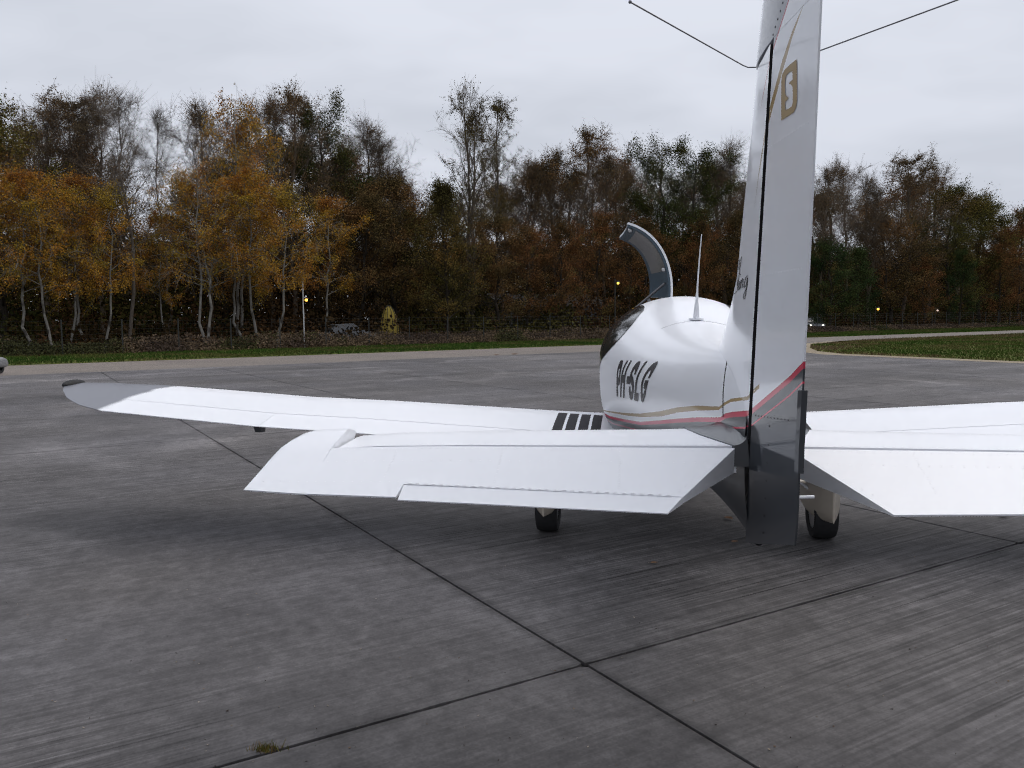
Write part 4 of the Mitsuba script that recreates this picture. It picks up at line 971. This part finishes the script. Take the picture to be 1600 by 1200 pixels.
TREES = [
    # front row of the left part: thin pale trunks under orange crowns
    (-14, 250, 14, 'birch0', 'orange-leaved birch cut by the left edge of the picture', 1.0), (42, 262, 14.5, 'birch3', 'orange birch on a thin dark trunk, first whole one from the left edge', 1.0),
    (84, 275, 14, 'birch0', 'orange birch whose straight pale trunk shows brightest of the left clump', 1.0), (108, 290, 15.5, 'birch1', 'slender orange birch close right of the brightest straight trunk', .9),
    (128, 270, 16, 'birch3', 'orange birch on the rightmost thin trunk of the left clump', .95), (163, 285, 14.5, 'birch1', 'orange birch with a pale trunk leaning right, left of the tall bare birch', .9),
    (262, 330, 16, 'birch0', 'lower orange birch just right of the tall bare birch', .8), (322, 262, 14.2, 'birch2', 'orange birch with a forked pair of pale trunks', 1.0),
    (372, 275, 16, 'birch3', 'orange birch right of the forked pair of trunks', 1.0), (406, 268, 15, 'birch0', 'orange birch with a straight grey trunk before the leaning one', 1.0),
    (432, 285, 13.6, 'birch1', 'orange birch on a pale trunk leaning strongly right above the fence', 1.0), (516, 305, 17, 'birch3', 'last orange birch at the right end of the orange row', .95),
    (206, 150, 15, 'barebirch0', 'tall bare birch with pale forked branches against the sky', 1.0), (262, 170, 22, 'barebirch1', 'thin bare birch behind the tall pale one, right of it', .8),
    # behind them
    (8, 158, 19, 'oak2', 'tall olive-leaved tree at the left edge above the orange crowns', .8), (70, 150, 25, 'bare0', 'bare grey tree above the orange crowns near the left edge', 1.0), (112, 152, 24, 'tall0', 'thin brown-leaved tree left of the bare one over the left clump', .9),
    (160, 142, 23, 'bare1', 'twin-stemmed bare tree left of the tall bare birch', .8), (326, 158, 23, 'bare2', 'bare grey-twigged tree left of the tall orange-topped one', .9),
    (376, 160, 19, 'birch2', 'tall tree with an orange top rising over the row of birches', .75), (424, 140, 24, 'bare0', 'bare twiggy tree between the orange-topped tree and the brown one', .8), (458, 142, 22, 'tall0', 'tall thin tree with brown leaves near its top', .8),
    (514, 165, 24, 'green0', 'tall olive-brown tree with a dense rounded top right of the brown one', .75), (556, 215, 25, 'tall2', 'brown half-bare tree sloping down right of the dense olive top', .9), (592, 192, 27, 'bare1', 'bare tree just left of the gap in the treetops', .9), (632, 262, 27, 'bare2', 'low bare tree in the gap between the tallest crowns', .9),
    (560, 300, 19, 'oak0', 'dense dark brown tree right of the last orange birch', .9), (612, 275, 20, 'oak1', 'broad dark brown tree left of the cone-shaped one', 1.0), (700, 285, 14.5, 'cone0', 'dense dark cone-shaped tree standing alone near the fence', 1.0), (655, 330, 22, 'oak3', 'dark olive tree behind the left side of the cone-shaped tree', 1.0),
    # the middle
    (738, 140, 22, 'sparse0', 'tallest tree of the middle, thin-leaved with two upright stems', .95), (786, 158, 24, 'sparse1', 'tall thin-leaved tree close right of the tallest one', .9), (834, 240, 27, 'bare0', 'bare grey tree right of the two tallest ones', .9), (872, 240, 26, 'tall3', 'half-bare brown tree left of the dark rounded top', .9),
    (905, 208, 24, 'tall1', 'tall brown tree with a dark rounded top between bare ones', .95), (950, 238, 26, 'bare2', 'bare tree behind the raised aircraft door', .9), (985, 250, 27, 'tall2', 'thin brown tree just right of the raised door', .8),
    (775, 335, 17, 'oak1', 'dark brown tree right of the cone-shaped one', .95), (826, 350, 18, 'rust0', 'low rust-brown tree under the bare grey tree', 1.0), (880, 345, 17, 'rust1', 'low rust-brown tree left of the aircraft door', 1.0), (938, 330, 18, 'rust2', 'rust-brown tree directly behind the aircraft door', 1.0),
    (1030, 220, 20, 'green1', 'tall green-brown tree left of the tail fin, left one of two', .85), (1082, 225, 22, 'green0', 'tall green-brown tree next to the tail fin, right one of two', .85), (1132, 226, 25, 'bare1', 'dark bare tree half hidden behind the tail fin', .9), (1010, 345, 17, 'rust0', 'rust-brown tree between the raised door and the whip aerial', 1.0), (1095, 345, 17, 'rust1', 'reddish tree behind the whip aerial', .9),
    (1150, 330, 19, 'oak0', 'brown tree touching the left edge of the tail fin', .9), (1205, 290, 20, 'oak1', 'brown tree mostly hidden behind the rudder', .9),
    # right of the fin
    (1288, 258, 17, 'bare2', 'bare tree closest to the right side of the rudder', .8), (1326, 250, 19, 'bare0', 'bare dark tree, second to the right of the rudder', .75), (1358, 275, 18, 'bare1', 'bare forked tree left of the big bare-topped one', .8), (1410, 246, 19, 'tall0', 'big half-bare tree, the tallest on the right side', 1.0), (1450, 262, 21, 'tall2', 'half-bare brown tree right of the tallest one on the right side', .9),
    (1300, 372, 13.4, 'dark0', 'dark green bushy tree close right of the rudder', .95), (1342, 385, 14, 'dark1', 'dark green tree right of the first dark bushy one', .95), (1395, 330, 17, 'oak0', 'brown tree below the tallest one on the right side', 1.0), (1445, 400, 14, 'rust2', 'low rusty tree beside the dark green ones on the right', 1.0),
    (1482, 292, 17, 'oak3', 'olive-brown tree right of the half-bare ones', .9), (1528, 305, 18, 'oak2', 'olive tree with a ragged top near the right edge', .85), (1500, 390, 14, 'dark1', 'dark low tree under the olive ones on the right', .9), (1562, 365, 15, 'rust0', 'rusty brown tree second from the right edge', 1.0), (1592, 325, 18, 'rust1', 'brown tree cut by the right edge of the picture', .9),
]
for px, py, d, kind, lab, wd in TREES: plant(px, py, d, kind, lab, wd)
g = np.random.default_rng(77)
for i in range(36):
    px = -40 + 1690 * (i + .5 + g.uniform(-.3, .3)) / 36; kind = ('tall1', 'oak0', 'tall0', 'rust2', 'tall3', 'bare1', 'oak3', 'tall2', 'oak1')[i % 9]
    yt_ = np.interp(px, [0, 160, 200, 290, 330, 520, 600, 640, 690, 820, 1000, 1150, 1300, 1420, 1600], [205, 220, 350, 350, 235, 225, 275, 305, 320, 268, 268, 260, 295, 290, 340]) + g.uniform(-18, 30)
    plant(px, yt_, g.uniform(29, 40), kind, 'tree deep in the wood, hidden behind the front rows', 1.0, 'trees deep in the wood behind the front rows')

# ------------------------------------------------------------------ fence, lamps and what stands behind it
princ('car_paint', (.17, .175, .185), .3, coat=.6); princ('fence_metal', (.018, .020, .018), .6); princ('pole_metal', (.42, .43, .44), .5)
labels['wire_fence'] = {'label': 'dark wire fence with thin posts along the edge of the wood', 'category': 'fence'}
FD, k = 11.0, 0
SS = np.arange(-6, 128, 3.0)
for i, s_ in enumerate(SS):
    p = road(s_, FD); key = 'wire_fence__post' + ('' if i == 0 else f'_{i:03d}')
    add(key, join(box((p[0], p[1], .9), (.055, .055, 1.98)), box((p[0], p[1], 1.91), (.075, .075, .04))), 'fence_metal', smooth=False, local=False)
    if i < len(SS) - 1:
        q_ = road(s_ + 3.0, FD); ms = []
        for z_ in (.08, .34, .6, .86, 1.12, 1.38, 1.64, 1.84): ms.append(bar((*p, z_), (*q_, z_), .004, sides=3))
        for u in np.arange(.08, 1, .075):
            c_ = p + (q_ - p) * u; ms.append(bar((*c_, .04), (*c_, 1.84), .0025, sides=3))
        add('wire_fence__wire_panel' + ('' if i == 0 else f'_{i:03d}'), join(*ms), 'fence_metal', smooth=False, local=False)


def lamp(key, px, py, d, col, power, label, pole=True, size=.09):
    p = spot(px, d); z_ = rise(px, py, p[1])
    labels[key] = {'label': label, 'category': 'lamp'}
    t = trimesh.creation.icosphere(2, size).apply_translation((p[0], p[1], z_))
    scene[key + '__bulb'] = mikit.ply(t, 'pole_metal', smooth=True, emitter={'type': 'area', 'radiance': {'type': 'rgb', 'value': [c_ * power for c_ in col]}})
    cap = trimesh.creation.cone(size * 1.7, size * 1.2, sections=16).apply_translation((p[0], p[1], z_ + size * .8))
    add(key + '__shade', tm(cap), 'fence_metal', local=False)
    px_ = (p[0] - .14 - size, p[1] + .1)
    add(key + '__pole', join(bar((*px_, -.1), (*px_, z_ + (1.6 if pole == 2 else .35)), .045), bar((px_[0], px_[1], z_ + .2), (p[0], p[1], z_ + size + .06), .018)), 'pole_metal' if pole == 2 else 'fence_metal', local=False)


lamp('street_lamp', 481, 469, 12.6, (1, .46, .05), .30, 'lit orange lamp on a pale pole among the birches', 2, .10)
lamp('street_lamp_001', 967, 443, 12.8, (1, .62, .06), .22, 'lit yellow lamp left of the raised aircraft door', 1, .11)
lamp('street_lamp_002', 1373, 483, 12.5, (1, .46, .05), .30, 'lit orange lamp right of the tail fin above the lawn', 1, .13)
lamp('street_lamp_003', 1466, 485, 12.6, (1, .72, .60), .10, 'small whitish lamp, the rightmost light behind the fence', 1, .11)

princ('car_glass', (.02, .022, .025), .08, spec=.8); princ('tent_cloth', (.27, .20, .03), .8); princ('wall_render', (.16, .165, .17), .9); princ('roof_dark', (.05, .045, .042), .8)


def car(key, px, d, yaw, label, lights=False):
    p = spot(px, d); c_, s_ = math.cos(yaw), math.sin(yaw)
    def put(v): v = np.asarray(v, float); return np.stack([p[0] + v[:, 0] * c_ - v[:, 1] * s_, p[1] + v[:, 0] * s_ + v[:, 1] * c_, v[:, 2]], -1)
    def pl(prof, hw, hw2): return loft([np.array([[x, y, z_] for x, z_ in prof]) for y in (-hw, -hw2, hw2, hw)])
    labels[key] = {'label': label, 'category': 'car'}
    body = fix(pl([(-2.1, .35), (-2.15, .6), (-2.0, .88), (-1.2, .95), (1.0, .95), (1.9, .82), (2.12, .6), (2.1, .32)], .86, .80)); add(key + '__body', (put(body.vertices), body.faces), 'car_paint', local=False)
    cab = fix(loft([np.array([[x, y * (1 if z_ < 1.0 else .82), z_] for x, z_ in [(-1.7, .94), (-1.2, 1.42), (.2, 1.46), (1.05, .94)]]) for y in (-.78, .78)])); add(key + '__windows', (put(cab.vertices), cab.faces), 'car_glass', local=False)
    rf = fix(loft([np.array([[-1.2, y, 1.43], [.22, y, 1.47], [.18, y, 1.50], [-1.15, y, 1.46]]) for y in (-.66, .66)])); add(key + '__roof', (put(rf.vertices), rf.faces), 'car_paint', local=False)
    for i, (x, y) in enumerate(((-1.3, -.8), (-1.3, .8), (1.3, -.8), (1.3, .8))):
        t = trimesh.creation.cylinder(.31, .2, sections=20); v = t.vertices[:, [0, 2, 1]] + [x, y, .31]; add(key + '__wheel' + ('' if i == 0 else f'_{i:03d}'), (put(v), t.faces[:, ::-1]), 'rubber', local=False)
    if lights:
        for i, y in enumerate((-.62, .62)):
            t = trimesh.creation.icosphere(2, .11); v = put(t.vertices * [.5, 1, .8] + [2.1, y, .68]); scene[key + '__headlight' + ('' if i == 0 else '_001')] = mikit.ply(trimesh.Trimesh(v, t.faces), 'pole_metal', smooth=True, emitter={'type': 'area', 'radiance': {'type': 'rgb', 'value': [.22, .21, .18]}})


car('parked_car', 546, 16.5, .5, 'silver car parked behind the fence left of the yellow dome')
car('parked_car_001', 1272, 15.5, -1.75, 'car with lit white headlights right of the rudder', True)

p = spot(609, 16.0); labels['dome_tent'] = {'label': 'small yellow dome tent with dark ribs between the trunks behind the fence', 'category': 'tent'}
t = trimesh.creation.icosphere(4, 1.0); v = t.vertices; hgt = rise(609, 478, p[1]) + .1
rr = .76 * (1 + .02 * np.cos(8 * np.arctan2(v[:, 1], v[:, 0])))
add('dome_tent__cloth', (np.c_[p[0] + v[:, 0] * rr, p[1] + v[:, 1] * rr, -.1 + np.clip(v[:, 2], 0, 1) * hgt], t.faces), 'tent_cloth', smooth=60, local=False)
for i in range(5):
    a = i * math.pi / 5 + .25; th_ = np.linspace(0, math.pi, 17)
    add('dome_tent__rib' + ('' if i == 0 else f'_{i:03d}'), tube(np.c_[p[0] + .78 * np.cos(th_) * math.cos(a), p[1] + .78 * np.cos(th_) * math.sin(a), -.1 + 1.01 * hgt * np.sin(th_)], .022, 6), 'fence_metal', local=False)

p = spot(868, 27); v0 = RD; labels['grey_building'] = {'label': 'low grey building glimpsed between the trunks left of the aircraft cabin', 'category': 'building'}
def bput(x, y, z_): return np.array([p[0] + RD[0] * x + RN[0] * y, p[1] + RD[1] * x + RN[1] * y, z_])
def bbox(x0, x1, y0, y1, z0, z1):
    b_ = trimesh.creation.box((x1 - x0, y1 - y0, z1 - z0)); v = b_.vertices + [(x0 + x1) / 2, (y0 + y1) / 2, (z0 + z1) / 2]
    return np.array([bput(*q) for q in v]), np.array(b_.faces)
add('grey_building__wall', bbox(-6, 7, 0, 6, -.1, 2.9), 'wall_render', smooth=False, local=False)
add('grey_building__roof', fix(loft([np.array([bput(x, -.5, 2.91), bput(x, 3, 4.3), bput(x, 6.5, 2.91)]) for x in (-6.4, 7.4)])), 'roof_dark', smooth=False, local=False)
for i, x in enumerate((-4.6, -1.6, 1.6, 4.6)):
    add('grey_building__window' + ('' if i == 0 else f'_{i:03d}'), bbox(x - .6, x + .6, -.04, .02, 1.0, 2.1), 'car_glass', smooth=False, local=False)

# ------------------------------------------------------------------ small things on the ground
x0, y0 = -17.45, 27.6
labels['aircraft_wheel'] = {'label': 'pale faired wheel of another aircraft at the left edge of the picture', 'category': 'wheel'}
sp_ = spat(0, 0, 1.15); add('aircraft_wheel__fairing', (sp_.vertices + [x0, y0, .03], sp_.faces), 'car_paint', smooth=45, local=False)
pr = np.array([[.1, -.09], [.19, -.085], [.21, 0], [.19, .085], [.1, .09]]); t = trimesh.creation.revolve(pr, sections=28)
add('aircraft_wheel__tyre', (t.vertices[:, [2, 0, 1]] + [x0, y0, .21], t.faces), 'rubber', local=False)
add('aircraft_wheel__leg', bar((x0 - .12, y0, .5), (x0 - .42, y0, .98), .045, .06), 'car_paint', local=False)

scene['dry_leaf'] = {'type': 'twosided', 'bsdf': {'type': 'diffuse', 'reflectance': mikit.proc(lambda p, n, uv: mikit.mix(mi.Color3f(.13, .075, .045), mi.Color3f(.24, .15, .10), mikit.noise(p.x * 40, p.y * 40, p.z * 40)))}}


def leaf(key, x, y, L, yaw, label):
    u = np.linspace(-1, 1, 11); hw = .34 * (1 - u ** 2) ** .7 * (1 + .18 * np.cos(9 * u)); V = []
    for k_, sgn in ((0, -1), (1, 0), (2, 1)): V.append(np.stack([u * .5, sgn * hw, .012 / L + .10 * abs(sgn) * (1 - u * u) + .05 * u ** 2], -1))
    V = np.vstack(V) * L; c_, s_ = math.cos(yaw), math.sin(yaw); V = np.c_[x + V[:, 0] * c_ - V[:, 1] * s_, y + V[:, 0] * s_ + V[:, 1] * c_, V[:, 2]]
    F = [q for r_ in (0, 11) for i in range(10) for q in ([r_ + i, r_ + i + 1, r_ + 12 + i], [r_ + i, r_ + 12 + i, r_ + 11 + i])]
    add(key, (V, np.array(F)), 'dry_leaf', smooth=True, local=False); labels[key] = {'label': label, 'category': 'leaf'}


def gpt(px, py):
    d = np.array([(px - 800) / FPX, 1.0, 0]); R_ = math.cos(ROLL) * np.array([1, 0, 0]) - math.sin(ROLL) * up0; U_ = cam_up
    d = (px - 800) / FPX * R_ - (py - 600) / FPX * U_ + fw
    return d[:2] * (-CAM_H / d[2])


for k, (px, py, L, yaw, lab) in enumerate(((1567, 808, .075, .2, 'curled brown leaf on the apron behind the right elevator'), (1138, 812, .085, 2.2, 'brown leaf on the dark ground left of the rudder foot'), (1148, 849, .06, .4, 'reddish leaf just below the rudder, left of its lower corner'), (1022, 882, .05, .3, 'pale small leaf on the apron below the trim tab'), (776, 555, .28, .2, 'dark clump of leaves on the gravel edge, left one of two'), (804, 554, .36, .1, 'dark clump of leaves on the gravel edge, right one of two'), (1382, 527, .35, .4, 'pale scrap on the gravel road right of the tail fin'))):
    q = gpt(px, py); leaf('fallen_leaf' + ('' if k == 0 else f'_{k:03d}'), q[0], q[1], L, yaw, lab)
q = gpt(417, 1172); g = np.random.default_rng(5); n_ = 130
pts = np.c_[q + g.normal(size=(n_, 2)) * [.030, .012], np.zeros(n_)]
add_leaves('weed_tuft', blades(pts, .030, .004, palette(n_, [(.10, .085, .02), (.13, .085, .03), (.08, .09, .02)], g, .4), g))
labels['weed_tuft'] = {'label': 'small yellowish weed tuft growing in the slab joint', 'category': 'weed'}
n_ = 420; g = np.random.default_rng(8); pts = []
for _ in range(n_):
    px, py = g.uniform(-50, 1650), g.uniform(640, 1230); q = gpt(px, py); pts.append((*q, .004))
pts = np.array(pts); dist = np.linalg.norm(pts[:, :2], axis=1)
v, f, c = leaves(pts, .012 + .0 * dist, palette(n_, [(.20, .17, .14), (.03, .025, .02), (.12, .08, .05)], g, .4), g); v[:, 2] = np.abs(v[:, 2]) * .5 + .002
add_leaves('ground_litter', (v, f, c)); labels['ground_litter'] = {'label': 'scattered grit and leaf crumbs on the concrete apron', 'category': 'litter', 'kind': 'stuff'}
